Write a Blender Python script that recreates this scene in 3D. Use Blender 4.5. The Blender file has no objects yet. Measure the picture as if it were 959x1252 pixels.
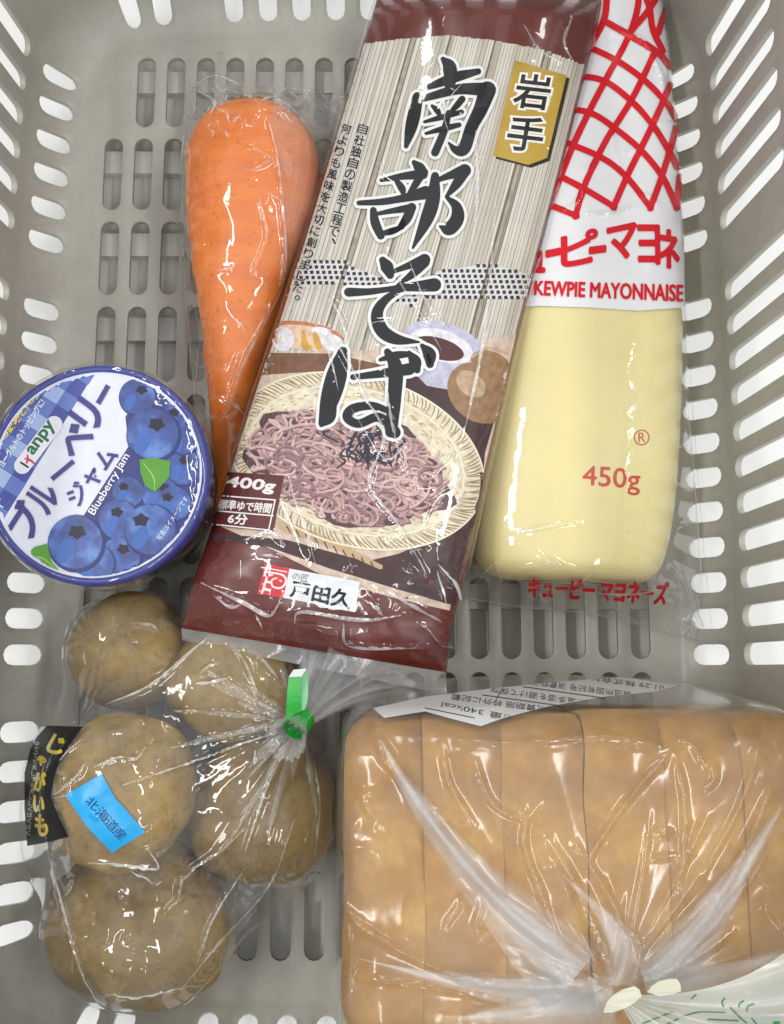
import bpy, bmesh, math, random
import numpy as np
from mathutils import Vector, Matrix
from mathutils.bvhtree import BVHTree
from mathutils.geometry import tessellate_polygon

random.seed(7); rng = np.random.default_rng(7)
SC = bpy.context.scene
COL = SC.collection
R = math.radians

# ------------------------------------------------------------------ camera
F = 1250.0            # focal length in photo pixels (photo is 959 x 1252)
H = 0.48              # camera height over the basket floor
TILT = R(8.87)
cd = bpy.data.cameras.new('camera')
cam = bpy.data.objects.new('camera', cd); COL.objects.link(cam)
cam.location = (0, 0, H); cam.rotation_euler = (TILT, 0, 0)
cd.sensor_fit = 'VERTICAL'; cd.sensor_height = 36.0
cd.lens = F / 1252.0 * 36.0
cd.clip_start = 0.01; cd.clip_end = 50.0
SC.camera = cam

# ------------------------------------------------------------------ ambient light of the shop and ceiling tubes
w = bpy.data.worlds.new('World'); SC.world = w; w.use_nodes = True
bg = w.node_tree.nodes['Background']
bg.inputs['Color'].default_value = (0.96, 0.98, 1.0, 1); bg.inputs['Strength'].default_value = 0.78
for i, (lx, ly, en) in enumerate(((-1.0, 0.2, 14.0), (1.12, 0.2, 14.0), (-0.35, -1.45, 9.5), (0.65, -1.45, 8.0), (-0.2, 2.5, 11.0), (0.75, 2.5, 9.5))):
    ld = bpy.data.lights.new('ceiling_tube', 'AREA'); ld.shape = 'RECTANGLE'
    ld.size = 0.16; ld.size_y = 1.2; ld.energy = en; ld.color = (1.0, 0.985, 0.95)
    lo = bpy.data.objects.new('ceiling_tube', ld); COL.objects.link(lo)
    lo.location = (lx, ly, 1.95)
SC.view_settings.view_transform = 'Standard'; SC.view_settings.look = 'None'
SC.view_settings.gamma = 1.0; SC.view_settings.use_curve_mapping = False
SC.view_settings.exposure = 0.0
SC.cycles.transparent_max_bounces = 24
SC.cycles.max_bounces = 10
SC.cycles.caustics_reflective = False; SC.cycles.caustics_refractive = False

# ------------------------------------------------------------------ pixel <-> world
CT, ST = math.cos(TILT), math.sin(TILT)
def ray(px, py):
    dx, dy = (px-479.5)/F, (626-py)/F
    return Vector((dx, CT*dy+ST, ST*dy-CT))
def atz(px, py, z):
    r = ray(px, py); t = (z-H)/r.z
    return Vector((r.x*t, r.y*t, z))
def proj(P):
    """world points (n,3) -> photo pixels (n,2)"""
    P = np.asarray(P, float); q = P - np.array([0, 0, H])
    y = CT*q[:, 1]+ST*q[:, 2]; z = -ST*q[:, 1]+CT*q[:, 2]
    return np.stack([479.5+F*q[:, 0]/-z, 626-F*y/-z], 1)

# ------------------------------------------------------------------ materials
def lin(r, g, b):
    f = lambda c: (c/255/12.92) if c <= 10 else ((c/255+0.055)/1.055)**2.4
    return (f(r), f(g), f(b), 1.0)
def newmat(name):
    m = bpy.data.materials.new(name); m.use_nodes = True
    nt = m.node_tree; b = nt.nodes['Principled BSDF']
    return m, nt, b
def tex_noise(nt, scale, detail=4, rough=0.55, vec=None):
    n = nt.nodes.new('ShaderNodeTexNoise'); n.inputs['Scale'].default_value = scale
    n.inputs['Detail'].default_value = detail; n.inputs['Roughness'].default_value = rough
    if vec is None:
        tc = nt.nodes.new('ShaderNodeTexCoord'); vec = tc.outputs['Object']
    nt.links.new(vec, n.inputs['Vector']); return n
def ramp(nt, src, stops):
    r = nt.nodes.new('ShaderNodeValToRGB'); e = r.color_ramp.elements
    while len(e) < len(stops): e.new(0.5)
    for k, (p, c) in enumerate(stops): e[k].position = p; e[k].color = c
    nt.links.new(src, r.inputs['Fac']); return r
def bump(nt, b, src, strength, dist=0.001):
    n = nt.nodes.new('ShaderNodeBump'); n.inputs['Strength'].default_value = strength
    n.inputs['Distance'].default_value = dist
    nt.links.new(src, n.inputs['Height']); nt.links.new(n.outputs['Normal'], b.inputs['Normal']); return n
def varied(name, c, rough=0.4, var=0.12, scale=60, bmp=0.0, bscale=400, coat=0.0, spec=0.5, sss=0.0, bdist=0.0004):
    m, nt, b = newmat(name)
    n = tex_noise(nt, scale)
    lo = tuple(x*(1-var) for x in c[:3])+(1,); hi = tuple(min(1, x*(1+var)) for x in c[:3])+(1,)
    r = ramp(nt, n.outputs['Fac'], [(0.3, lo), (0.7, hi)])
    nt.links.new(r.outputs['Color'], b.inputs['Base Color'])
    b.inputs['Roughness'].default_value = rough
    b.inputs['Specular IOR Level'].default_value = spec
    b.inputs['Coat Weight'].default_value = coat
    if sss: b.inputs['Subsurface Weight'].default_value = sss; b.inputs['Subsurface Radius'].default_value = (0.006, 0.004, 0.002)
    if bmp:
        n2 = tex_noise(nt, bscale); bump(nt, b, n2.outputs['Fac'], bmp, bdist)
    return m
_inks = {}
def ink(r, g, b_, rough=0.3, var=0.05):
    k = (r, g, b_, rough)
    if k not in _inks: _inks[k] = varied('ink_%d_%d_%d' % (r, g, b_), lin(r, g, b_), rough, var, 90, spec=0.18)
    return _inks[k]
def photo_ink(r, g, b_, var=0.22, scale=260):
    k = (r, g, b_, 'p')
    if k not in _inks: _inks[k] = varied('print_%d_%d_%d' % (r, g, b_), lin(r, g, b_), 0.3, var, scale, spec=0.18)
    return _inks[k]
def film_mat(name, haze=0.04, rough=0.07, tint=(1, 1, 1), f0=0.05, fmul=0.85, crinkle=0.25, cscale=140, hazevar=0.5, hazecol=(0.85, 0.87, 0.9), power=4.6):
    m, nt, b = newmat(name); nt.nodes.remove(b)
    N = nt.nodes.new; L = nt.links.new
    out = nt.nodes['Material Output']
    bp = N('ShaderNodeBump'); bp.inputs['Strength'].default_value = crinkle; bp.inputs['Distance'].default_value = 0.0006
    n = tex_noise(nt, cscale, 3, 0.5); L(n.outputs['Fac'], bp.inputs['Height'])
    lw = N('ShaderNodeLayerWeight'); lw.inputs['Blend'].default_value = 0.5; L(bp.outputs['Normal'], lw.inputs['Normal'])
    pw = N('ShaderNodeMath'); pw.operation = 'POWER'; L(lw.outputs['Facing'], pw.inputs[0]); pw.inputs[1].default_value = power
    ml = N('ShaderNodeMath'); ml.operation = 'MULTIPLY_ADD'; L(pw.outputs[0], ml.inputs[0]); ml.inputs[1].default_value = fmul; ml.inputs[2].default_value = f0
    ml.use_clamp = True
    tr = N('ShaderNodeBsdfTransparent'); tr.inputs['Color'].default_value = (*tint, 1)
    df = N('ShaderNodeBsdfDiffuse'); df.inputs['Color'].default_value = (*hazecol, 1)
    tl = N('ShaderNodeBsdfTranslucent'); tl.inputs['Color'].default_value = (*hazecol, 1)
    dm = N('ShaderNodeMixShader'); dm.inputs[0].default_value = 0.35; L(df.outputs[0], dm.inputs[1]); L(tl.outputs[0], dm.inputs[2])
    gl = N('ShaderNodeBsdfGlossy'); gl.inputs['Roughness'].default_value = rough; gl.inputs['Color'].default_value = (1, 1, 1, 1)
    L(bp.outputs['Normal'], gl.inputs['Normal'])
    n2 = tex_noise(nt, 45, 3, 0.6)
    hz = N('ShaderNodeMapRange'); hz.inputs['From Min'].default_value = 0.3; hz.inputs['From Max'].default_value = 0.7
    hz.inputs['To Min'].default_value = haze*(1-hazevar); hz.inputs['To Max'].default_value = haze*(1+hazevar)
    L(n2.outputs['Fac'], hz.inputs['Value'])
    m1 = N('ShaderNodeMixShader'); L(hz.outputs[0], m1.inputs[0]); L(tr.outputs[0], m1.inputs[1]); L(dm.outputs[0], m1.inputs[2])
    m2 = N('ShaderNodeMixShader'); L(ml.outputs[0], m2.inputs[0]); L(m1.outputs[0], m2.inputs[1]); L(gl.outputs[0], m2.inputs[2])
    L(m2.outputs[0], out.inputs['Surface'])
    return m

# ------------------------------------------------------------------ objects
def tag(o, label=None, cat=None, group=None, kind=None):
    if label: o['label'] = label
    if cat: o['category'] = cat
    if group: o['group'] = group
    if kind: o['kind'] = kind
    return o
def thing(name, loc, label, cat, group=None):
    o = bpy.data.objects.new(name, None); COL.objects.link(o); o.location = loc
    o.empty_display_size = 0.02
    return tag(o, label, cat, group)
def root_loc(o):
    while o.parent: o = o.parent
    return np.array(o.location)
def mk(name, V, Fc, mat, parent=None, loc=None, smooth=True):
    """one mesh object from world-space vertices"""
    V = np.asarray(V, float).reshape(-1, 3)
    org = root_loc(parent) if parent is not None else np.array(loc if loc is not None else (0, 0, 0))
    me = bpy.data.meshes.new(name)
    me.from_pydata((V-org).tolist(), [], [list(map(int, f)) for f in Fc])
    me.materials.append(mat)
    if smooth: me.polygons.foreach_set('use_smooth', [True]*len(me.polygons))
    me.update()
    o = bpy.data.objects.new(name, me); COL.objects.link(o)
    if parent is not None: o.parent = parent
    else: o.location = Vector(org)
    return o
def bvh(*parts):
    V = []; Fc = []; k = 0
    for v, f in parts:
        v = np.asarray(v, float); V += [tuple(x) for x in v]; Fc += [tuple(int(i)+k for i in q) for q in f]; k += len(v)
    return BVHTree.FromPolygons(V, Fc)
def grid_faces(nu, nv, wrap=False):
    fs = []
    for j in range(nv-1):
        for i in range(nu if wrap else nu-1):
            a = j*nu+i; b = j*nu+(i+1) % nu
            fs.append((a, b, b+nu, a+nu))
    return fs
def vnoise(x, y, seed=0):
    """smooth value noise, numpy"""
    x = np.asarray(x, float); y = np.asarray(y, float)
    xi = np.floor(x).astype(np.int64); yi = np.floor(y).astype(np.int64)
    fx = x-xi; fy = y-yi; fx = fx*fx*(3-2*fx); fy = fy*fy*(3-2*fy)
    def h(a, b):
        n = (a*374761393+b*668265263+seed*974634777) & 0x7fffffff
        n = ((n ^ (n >> 13))*1274126177) & 0x7fffffff
        return ((n ^ (n >> 16)) & 0xffff)/65535.0
    return (h(xi, yi)*(1-fx)+h(xi+1, yi)*fx)*(1-fy)+(h(xi, yi+1)*(1-fx)+h(xi+1, yi+1)*fx)*fy
def fbm(x, y, seed=0, oct=3):
    s = 0; a = 0.5
    for k in range(oct): s = s+a*(vnoise(x, y, seed+k)*2-1); x = x*2.03; y = y*2.03; a *= 0.5
    return s
def cat_rom(pts, n=6):
    P = np.asarray(pts, float); out = []
    if len(P) < 3:
        t = np.linspace(0, 1, n+1)[:, None]; return P[0]*(1-t)+P[-1]*t
    Q = np.vstack([2*P[0]-P[1], P, 2*P[-1]-P[-2]])
    for i in range(1, len(Q)-2):
        for k in range(n):
            t = k/n; a, b, c, d = Q[i-1], Q[i], Q[i+1], Q[i+2]
            out.append(0.5*((2*b)+(c-a)*t+(2*a-5*b+4*c-d)*t*t+(3*b-a-3*c+d)*t**3))
    out.append(P[-1]); return np.array(out)

# ------------------------------------------------------------------ flat print laid on a surface
def poly2(pts):
    t = tessellate_polygon([[Vector((p[0], p[1], 0)) for p in pts]])
    return (np.asarray(pts, float), [tuple(x) for x in t])
def ellipse2(cx, cy, rx, ry, rot=0, n=28):
    a = np.linspace(0, 2*math.pi, n, endpoint=False); c, s = math.cos(R(rot)), math.sin(R(rot))
    x = rx*np.cos(a); y = ry*np.sin(a)
    return poly2(np.stack([cx+c*x-s*y, cy+s*x+c*y], 1))
def stroke2(pts, ws, n=6, cap=True):
    """variable-width brush stroke in pixels"""
    P = np.asarray(pts, float)
    W = np.asarray(ws if hasattr(ws, '__len__') else [ws]*len(P), float)
    if len(W) != len(P): W = np.interp(np.linspace(0, 1, len(P)), np.linspace(0, 1, len(W)), W)
    C = cat_rom(np.column_stack([P, W]), n); P = C[:, :2]; W = np.maximum(C[:, 2], 0.2)
    T = np.gradient(P, axis=0); T /= (np.linalg.norm(T, axis=1)[:, None]+1e-9)
    Nn = np.stack([-T[:, 1], T[:, 0]], 1)
    V = np.vstack([P+Nn*W[:, None]/2, P-Nn*W[:, None]/2]); m = len(P); fs = []
    for i in range(m-1):
        fs += [(i, i+1, m+i+1), (i, m+i+1, m+i)]
    V = V.tolist()
    if cap:
        for e, sgn in ((0, -1), (m-1, 1)):
            a0 = math.atan2(Nn[e][1], Nn[e][0]); k0 = len(V); V.append(list(P[e]))
            for k in range(7):
                a = a0-sgn*math.pi*k/6
                V.append([P[e][0]+math.cos(a)*W[e]/2, P[e][1]+math.sin(a)*W[e]/2])
            for k in range(6): fs.append((k0, k0+1+k, k0+2+k))
    return (np.array(V), fs)
_tc = {}
def glyphs(s, bold=0.0, base=None):
    """filled text outline scaled so its plain letters fill the unit square (y up)"""
    k = (s, bold)
    if k not in _tc:
        cu = bpy.data.curves.new('lettering', 'FONT'); cu.body = s; cu.offset = bold; cu.resolution_u = 3
        o = bpy.data.objects.new('lettering', cu); COL.objects.link(o)
        dg = bpy.context.evaluated_depsgraph_get(); dg.update()
        me = o.evaluated_get(dg).to_mesh(); me.calc_loop_triangles()
        V = np.array([v.co[:2] for v in me.vertices]); T = [tuple(t.vertices) for t in me.loop_triangles]
        bpy.data.objects.remove(o); bpy.data.curves.remove(cu)
        _tc[k] = (V, T)
    V, T = _tc[k]
    B = V if base is None else glyphs(s, base)[2]
    lo, hi = B.min(0), B.max(0)
    return (V-lo)/np.maximum(hi-lo, 1e-6), T, V
def text2(s, quad, bold=0.0, outline=None):
    """quad: TL, TR, BR, BL in photo pixels"""
    if outline is None: U, T, _ = glyphs(s, bold)
    else: U, T, _ = glyphs(s, outline, bold)
    q = np.asarray(quad, float); x = U[:, :1]; y = 1-U[:, 1:]
    P = (q[0]*(1-x)+q[1]*x)*(1-y)+(q[3]*(1-x)+q[2]*x)*y
    return (P, T)
def fat_text(s, quad, px=0.5):
    P, T = text2(s, quad); return [(P+np.array(o)*px, T) for o in ((0, 0), (1, 0), (-1, 0), (0, 1), (0, -1), (.7, .7), (-.7, -.7), (.7, -.7), (-.7, .7))]
def line_quad(p0, p1, h):
    p0 = np.array(p0, float); p1 = np.array(p1, float); d = p1-p0; d /= np.linalg.norm(d)
    n = np.array([d[1], -d[0]])*h/2          # 'up' of the letters
    return [p0+n, p1+n, p1-n, p0-n]
def box_quad(x0, y0, x1, y1, slope=0.0, shear=0.0):
    return [(x0+shear*(y1-y0), y0), (x1+shear*(y1-y0), y0+slope*(x1-x0)), (x1, y1+slope*(x1-x0)), (x0, y1)]
def from_crop(ox, oy, s):
    return lambda pts: [(ox+p[0]/s, oy+p[1]/s) for p in pts]
def subdiv(V, T, L):
    V = [tuple(v) for v in V]; T = list(T)
    for _ in range(6):
        mid = {}; out = []; hit = False
        def m(a, b):
            k = (min(a, b), max(a, b))
            if k in mid: return mid[k]
            va, vb = V[a], V[b]
            if (va[0]-vb[0])**2+(va[1]-vb[1])**2 <= L*L: mid[k] = None
            else:
                V.append(((va[0]+vb[0])/2, (va[1]+vb[1])/2)); mid[k] = len(V)-1
            return mid[k]
        for (a, b, c) in T:
            ab, bc, ca = m(a, b), m(b, c), m(c, a); n = sum(x is not None for x in (ab, bc, ca))
            if n == 0: out.append((a, b, c)); continue
            hit = True
            if n == 3: out += [(a, ab, ca), (ab, b, bc), (ca, bc, c), (ab, bc, ca)]
            else:
                while not (ab is not None and (n == 1 or bc is not None)):
                    a, b, c = b, c, a; ab, bc, ca = bc, ca, ab
                if n == 1: out += [(a, ab, c), (ab, b, c)]
                else: out += [(ab, b, bc), (a, ab, bc), (a, bc, c)]
        T = out
        if not hit: break
    return np.array(V), T
def decal(name, pieces, tree, mat, parent, layer=1, L=8.0, step=0.0000015, unit=0.00004, clip=None, label=None):
    AV = []; AF = []; k = 0; cam_o = Vector((0, 0, H))
    for i, (V, T) in enumerate(pieces):
        V, T = subdiv(V, T, L); ok = []; pos = []
        off = layer*unit+step*(i % 40)
        for (x, y) in V:
            d = ray(x, y).normalized()
            hit, nrm, _, dist = tree.ray_cast(cam_o, d)
            good = hit is not None
            if not good:
                hit, nrm, _, dist = tree.find_nearest(cam_o+d*0.44)
            if nrm.dot(d) > 0: nrm = -nrm
            ok.append(good and (clip is None or clip(x, y))); pos.append(hit+nrm*off)
        AV += [tuple(p) for p in pos]
        for t in T:
            if all(ok[j] for j in t): AF.append(tuple(j+k for j in t))
        k += len(V)
    if not AF: return None
    # keep only used vertices, faces turned to the camera
    used = sorted({j for f in AF for j in f}); idx = {j: n for n, j in enumerate(used)}
    P = np.array(AV)[used]; q = proj(P); FF = []
    for f in AF:
        a, b, c = (idx[j] for j in f)
        ar = (q[b][0]-q[a][0])*(q[c][1]-q[a][1])-(q[b][1]-q[a][1])*(q[c][0]-q[a][0])
        if abs(ar) < 1e-4: continue
        FF.append((a, c, b) if ar > 0 else (a, b, c))
    o = mk(name, P, FF, mat, parent)
    if label: o['label'] = label
    return o

# ------------------------------------------------------------------ clear film helpers
def crease_height(q, creases):
    """q: (n,2) pixels; creases: (points, height in metres, width in px)"""
    out = np.zeros(len(q))
    for pts, h, wd in creases:
        P = cat_rom(pts, 4) if len(pts) > 2 else np.asarray(pts, float)
        box = (q[:, 0] > P[:, 0].min()-4*wd) & (q[:, 0] < P[:, 0].max()+4*wd) & (q[:, 1] > P[:, 1].min()-4*wd) & (q[:, 1] < P[:, 1].max()+4*wd)
        idx = np.nonzero(box)[0]
        if not len(idx): continue
        Q = q[idx]; best = np.full(len(Q), 1e9); bt = np.zeros(len(Q)); n = len(P)-1
        for i in range(n):
            a, b = P[i], P[i+1]; ab = b-a; t = np.clip(((Q-a)@ab)/max(ab@ab, 1e-9), 0, 1)
            d = np.hypot(*(Q-(a+t[:, None]*ab)).T); u = d < best
            best[u] = d[u]; bt[u] = (i+t[u])/n
        e = np.sin(np.pi*np.clip(bt, 0.04, 0.96))**0.6
        out[idx] = np.maximum(out[idx], 1.7*h*e*np.exp(-(best/wd)**1.3))
    return out
def in_poly(X, Y, poly):
    inside = np.zeros(X.shape, bool); n = len(poly)
    for i in range(n):
        x0, y0 = poly[i]; x1, y1 = poly[(i+1) % n]
        c = ((y0 > Y) != (y1 > Y)) & (X < (x1-x0)*(Y-y0)/((y1-y0) if y1 != y0 else 1e-12)+x0)
        inside ^= c
    return inside
def film_sheet(outline, tree, base=0.004, gap=0.0007, coarse=0.0022, fine=0.0009, iters=500, peaks=(), sag=0.0, wr=None):
    """a taut sheet over whatever `tree` holds, pinned at its outline; returns V, F"""
    poly = np.asarray(outline, float); lo = poly.min(0)-0.004; hi = poly.max(0)+0.004
    nx = int((hi[0]-lo[0])/coarse)+2; ny = int((hi[1]-lo[1])/coarse)+2
    xs = lo[0]+np.arange(nx)*coarse; ys = lo[1]+np.arange(ny)*coarse
    X, Y = np.meshgrid(xs, ys); M = in_poly(X, Y, poly)
    O = np.full(X.shape, base)
    for j in range(ny):
        for i in range(nx):
            if M[j, i]:
                h, _, _, _ = tree.ray_cast(Vector((xs[i], ys[j], 0.4)), Vector((0, 0, -1)))
                if h is not None: O[j, i] = max(base, h.z+gap)
    D = O.copy()
    for a in (-1, 0, 1):
        for c in (-1, 0, 1): D = np.maximum(D, np.roll(np.roll(O, a, 0), c, 1)-0.0004*(abs(a)+abs(c)))
    O = np.where(M, D, base)
    for (pxw, pyw, pz, pr) in peaks:
        d = np.hypot(X-pxw, Y-pyw); O = np.maximum(O, np.where(d < pr, pz-(d/pr)*0.002, -1))
    Z = O.copy(); Z[~M] = base
    for _ in range(iters):
        A = 0.25*(np.roll(Z, 1, 0)+np.roll(Z, -1, 0)+np.roll(Z, 1, 1)+np.roll(Z, -1, 1))-sag
        Z = np.where(M, np.maximum(O, A), base)
    mx = int((hi[0]-lo[0])/fine); my = int((hi[1]-lo[1])/fine)
    fx = lo[0]+np.arange(mx)*fine; fy = lo[1]+np.arange(my)*fine
    FX, FY = np.meshgrid(fx, fy); FM = in_poly(FX, FY, poly)
    gx = np.clip((FX-lo[0])/coarse, 0, nx-2.001); gy = np.clip((FY-lo[1])/coarse, 0, ny-2.001)
    ix = gx.astype(int); iy = gy.astype(int); tx = gx-ix; ty = gy-iy
    FZ = (Z[iy, ix]*(1-tx)+Z[iy, ix+1]*tx)*(1-ty)+(Z[iy+1, ix]*(1-tx)+Z[iy+1, ix+1]*tx)*ty
    for _ in range(2): FZ = 0.5*FZ+0.125*(np.roll(FZ, 1, 0)+np.roll(FZ, -1, 0)+np.roll(FZ, 1, 1)+np.roll(FZ, -1, 1))
    # edge distance fade for wrinkles
    if wr is not None:
        P = np.stack([FX.ravel(), FY.ravel(), FZ.ravel()], 1); q = proj(P)
        add = np.zeros(len(P)); m = FM.ravel(); add[m] = wr(P[m], q[m]); FZ = FZ+add.reshape(FZ.shape)
    keep = FM.copy()
    cell = FM[:-1, :-1] | FM[1:, :-1] | FM[:-1, 1:] | FM[1:, 1:]
    idx = np.full(FM.shape, -1); V = []; Fc = []
    def snap(x, y):
        best = None
        for i in range(len(poly)):
            a = poly[i]; b = poly[(i+1) % len(poly)]; ab = b-a
            t = min(1, max(0, ((x-a[0])*ab[0]+(y-a[1])*ab[1])/max(ab@ab, 1e-12)))
            p = a+t*ab; d = (p[0]-x)**2+(p[1]-y)**2
            if best is None or d < best[0]: best = (d, p)
        return best[1]
    for j in range(my-1):
        for i in range(mx-1):
            if cell[j, i]:
                q4 = []
                for (jj, ii) in ((j, i), (j, i+1), (j+1, i+1), (j+1, i)):
                    if idx[jj, ii] < 0:
                        idx[jj, ii] = len(V)
                        if FM[jj, ii]: V.append((FX[jj, ii], FY[jj, ii], FZ[jj, ii]))
                        else:
                            p = snap(FX[jj, ii], FY[jj, ii]); V.append((p[0], p[1], base))
                    q4.append(idx[jj, ii])
                Fc.append(tuple(q4))
    return np.array(V), Fc
def tube(pts, rad, n=6):
    P = np.asarray(pts, float); T = np.gradient(P, axis=0); T /= np.linalg.norm(T, axis=1)[:, None]+1e-12
    V = []
    for p, t in zip(P, T):
        a = np.cross(t, (0, 0, 1.0)); 
        if np.linalg.norm(a) < 1e-6: a = np.array([1.0, 0, 0])
        a /= np.linalg.norm(a); b = np.cross(a, t)
        for k in range(n): V.append(p+rad*(math.cos(2*math.pi*k/n)*a+math.sin(2*math.pi*k/n)*b))
    return np.array(V), grid_faces(n, len(P), True)
def rand_creases(n, region, rnd, ln=(15, 45), h=(0.0004, 0.0012), wd=(1.6, 3.0), ang=None, spread=3.14):
    out = []
    x0, y0, x1, y1 = region
    for _ in range(n):
        x, y = rnd.uniform(x0, x1), rnd.uniform(y0, y1); a = (rnd.uniform(0, math.pi) if ang is None else ang+rnd.gauss(0, spread))
        l = rnd.uniform(*ln); pts = [(x, y)]
        for k in range(3):
            a += rnd.gauss(0, 0.45); pts.append((pts[-1][0]+math.cos(a)*l/3, pts[-1][1]+math.sin(a)*l/3))
        out.append((pts, rnd.uniform(*h), rnd.uniform(*wd)))
    return out

def box_v(x0, y0, z0, x1, y1, z1): return [(x0, y0, z0), (x1, y0, z0), (x1, y1, z0), (x0, y1, z0), (x0, y0, z1), (x1, y0, z1), (x1, y1, z1), (x0, y1, z1)]
BF = [(0, 3, 2, 1), (4, 5, 6, 7), (0, 1, 5, 4), (1, 2, 6, 5), (2, 3, 7, 6), (3, 0, 4, 7)]
# ================================================================== SETTING
m_counter = varied('counter_white', (0.86, 0.87, 0.86, 1), 0.45, 0.03, 6)
V = [(-1.5, -1.5, -0.016), (1.5, -1.5, -0.016), (1.5, 1.5, -0.016), (-1.5, 1.5, -0.016)]
tag(mk('counter_top', V, [(0, 1, 2, 3)], m_counter, loc=(0, 0, -0.016), smooth=False), 'white counter surface seen through the slots of the basket', kind='structure')

# ================================================================== BASKET
m_bask, nt, b = newmat('basket_grey_plastic')
n1 = tex_noise(nt, 11, 7, 0.72); r1 = ramp(nt, n1.outputs['Fac'], [(0.3, lin(158, 156, 147)), (0.5, lin(172, 170, 161)), (0.72, lin(182, 180, 172))])
n2 = tex_noise(nt, 260, 5, 0.7)
mx = nt.nodes.new('ShaderNodeMix'); mx.data_type = 'RGBA'; mx.blend_type = 'MULTIPLY'; mx.inputs['Factor'].default_value = 0.35
r2 = ramp(nt, n2.outputs['Fac'], [(0.30, (0.72, 0.71, 0.68, 1)), (0.46, (1, 1, 1, 1))])
nt.links.new(r1.outputs['Color'], mx.inputs['A']); nt.links.new(r2.outputs['Color'], mx.inputs['B'])
nt.links.new(mx.outputs['Result'], b.inputs['Base Color'])
b.inputs['Roughness'].default_value = 0.42
n3 = tex_noise(nt, 30, 2); rr = ramp(nt, n3.outputs['Fac'], [(0.3, (0.3, 0.3, 0.3, 1)), (0.7, (0.52, 0.52, 0.52, 1))]); nt.links.new(rr.outputs['Color'], b.inputs['Roughness'])
n4 = tex_noise(nt, 55, 3); bump(nt, b, n4.outputs['Fac'], 0.35, 0.0012)

BX, BY = -0.0115, 0.0900
HA, HB, CR = 0.1630, 0.2505, 0.055
def outline_pts():
    pts = []
    def bow(t, L, a): return a*(1-(t/L)**2)
    # start at right-middle, go counter-clockwise
    def arc(cx, cy, a0, a1, n=14):
        for k in range(n+1):
            a = R(a0+(a1-a0)*k/n); pts.append((cx+CR*math.cos(a), cy+CR*math.sin(a)))
    LY = HB-CR; LX = HA-CR
    for k in range(40): y = -LY+2*LY*k/40; pts.append((HA+bow(y, LY, 0.0025), y))
    arc(LX, LY, 0, 90)
    for k in range(1, 30): x = LX-2*LX*k/30; pts.append((x, HB+bow(x, LX, 0.003)))
    arc(-LX, LY, 90, 180)
    for k in range(1, 40): y = LY-2*LY*k/40; pts.append((-HA-bow(y, LY, 0.0025), y))
    arc(-LX, -LY, 180, 270)
    for k in range(1, 30): x = -LX+2*LX*k/30; pts.append((x, -HB-bow(x, LX, 0.003)))
    arc(LX, -LY, 270, 360)
    P = np.array(pts); d = np.linalg.norm(np.diff(np.vstack([P, P[:1]]), axis=0), axis=1)
    P = P[d > 1e-7]
    return P
OP = outline_pts(); OC = np.vstack([OP, OP[:1]])
OS = np.concatenate([[0], np.cumsum(np.linalg.norm(np.diff(OC, axis=0), axis=1))]); PERI = OS[-1]
def out_at(s):
    s = np.mod(s, PERI); return np.array([np.interp(s, OS, OC[:, 0]), np.interp(s, OS, OC[:, 1])])
def out_nrm(s):
    t = out_at(s+0.004)-out_at(s-0.004); t /= np.linalg.norm(t); return np.array([t[1], -t[0]])
PRO = np.array([(0, -0.0225, 0), (0.0035, -0.0190, 0.0006), (0.0075, -0.0152, 0.0025), (0.0125, -0.0110, 0.0055), (0.0175, -0.0070, 0.0090), (0.0225, -0.0035, 0.0130), (0.027, -0.0012, 0.0175), (0.0325, 0.0, 0.0235), (0.040, 0.0006, 0.031), (0.215, 0.0126, 0.2055)])
def prof_at(x): return float(np.interp(x, PRO[:, 0], PRO[:, 1])), float(np.interp(x, PRO[:, 0], PRO[:, 2]))
def taper(z): return float(np.interp(z, PRO[:, 2], PRO[:, 1]))
_wc = {}
def wall_pt(s, z, rnd=True):
    k = round(s, 6)
    if k not in _wc: _wc[k] = (out_at(s), out_nrm(s))
    p, n = _wc[k]; o, zz = prof_at(z); p = p+n*o
    return (p[0]+BX, p[1]+BY, zz)
# slot centres along the perimeter
ss = []
offs = [k*0.0165 for k in range(-5, 6)]+[sg*(0.1170+0.0175*j) for sg in (-1, 1) for j in range(6)]
offe = [k*0.0173 for k in range(-4, 5)]+[sg*(0.1055+0.0175*j) for sg in (-1, 1) for j in range(2)]
dense = np.linspace(0, PERI, 6000); DP = np.array([out_at(s) for s in dense])
for sgn in (1, -1):
    for o in offs:
        c = np.where(DP[:, 0]*sgn > 0, np.abs(DP[:, 1]-o), 9); ss.append(dense[int(np.argmin(c))])
    for o in offe:
        if abs(o) > 0.128: continue
        c = np.where(DP[:, 1]*sgn > 0, np.abs(DP[:, 0]-o), 9); ss.append(dense[int(np.argmin(c))])
ss = sorted(s % PERI for s in ss)
keep = [ss[0]]
for s in ss[1:]:
    if s-keep[-1] > 0.0135: keep.append(s)
ss = keep
HWc = 0.0074
rows = [(0.000, 0.0060, None), (0.0060, 0.0275, (0.0080, 0.0256, 0.0047)), (0.0275, 0.0350, None), (0.0350, 0.1070, (0.0375, 0.1040, 0.0047)),
        (0.1070, 0.1120, None), (0.1120, 0.1900, (0.1150, 0.1870, 0.0047)), (0.1900, 0.2150, None)]
bm = bmesh.new(); vcache = {}
def bv(s, z):
    k = (round((s % PERI)*1e6), round(z*1e6))
    if k not in vcache: vcache[k] = bm.verts.new(wall_pt(s % PERI, z))
    return vcache[k]
def face(vs):
    u = []
    for v in vs:
        if v not in u: u.append(v)
    if len(u) > 2:
        try: bm.faces.new(u)
        except ValueError: pass
KS = 6
cols = []
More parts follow.
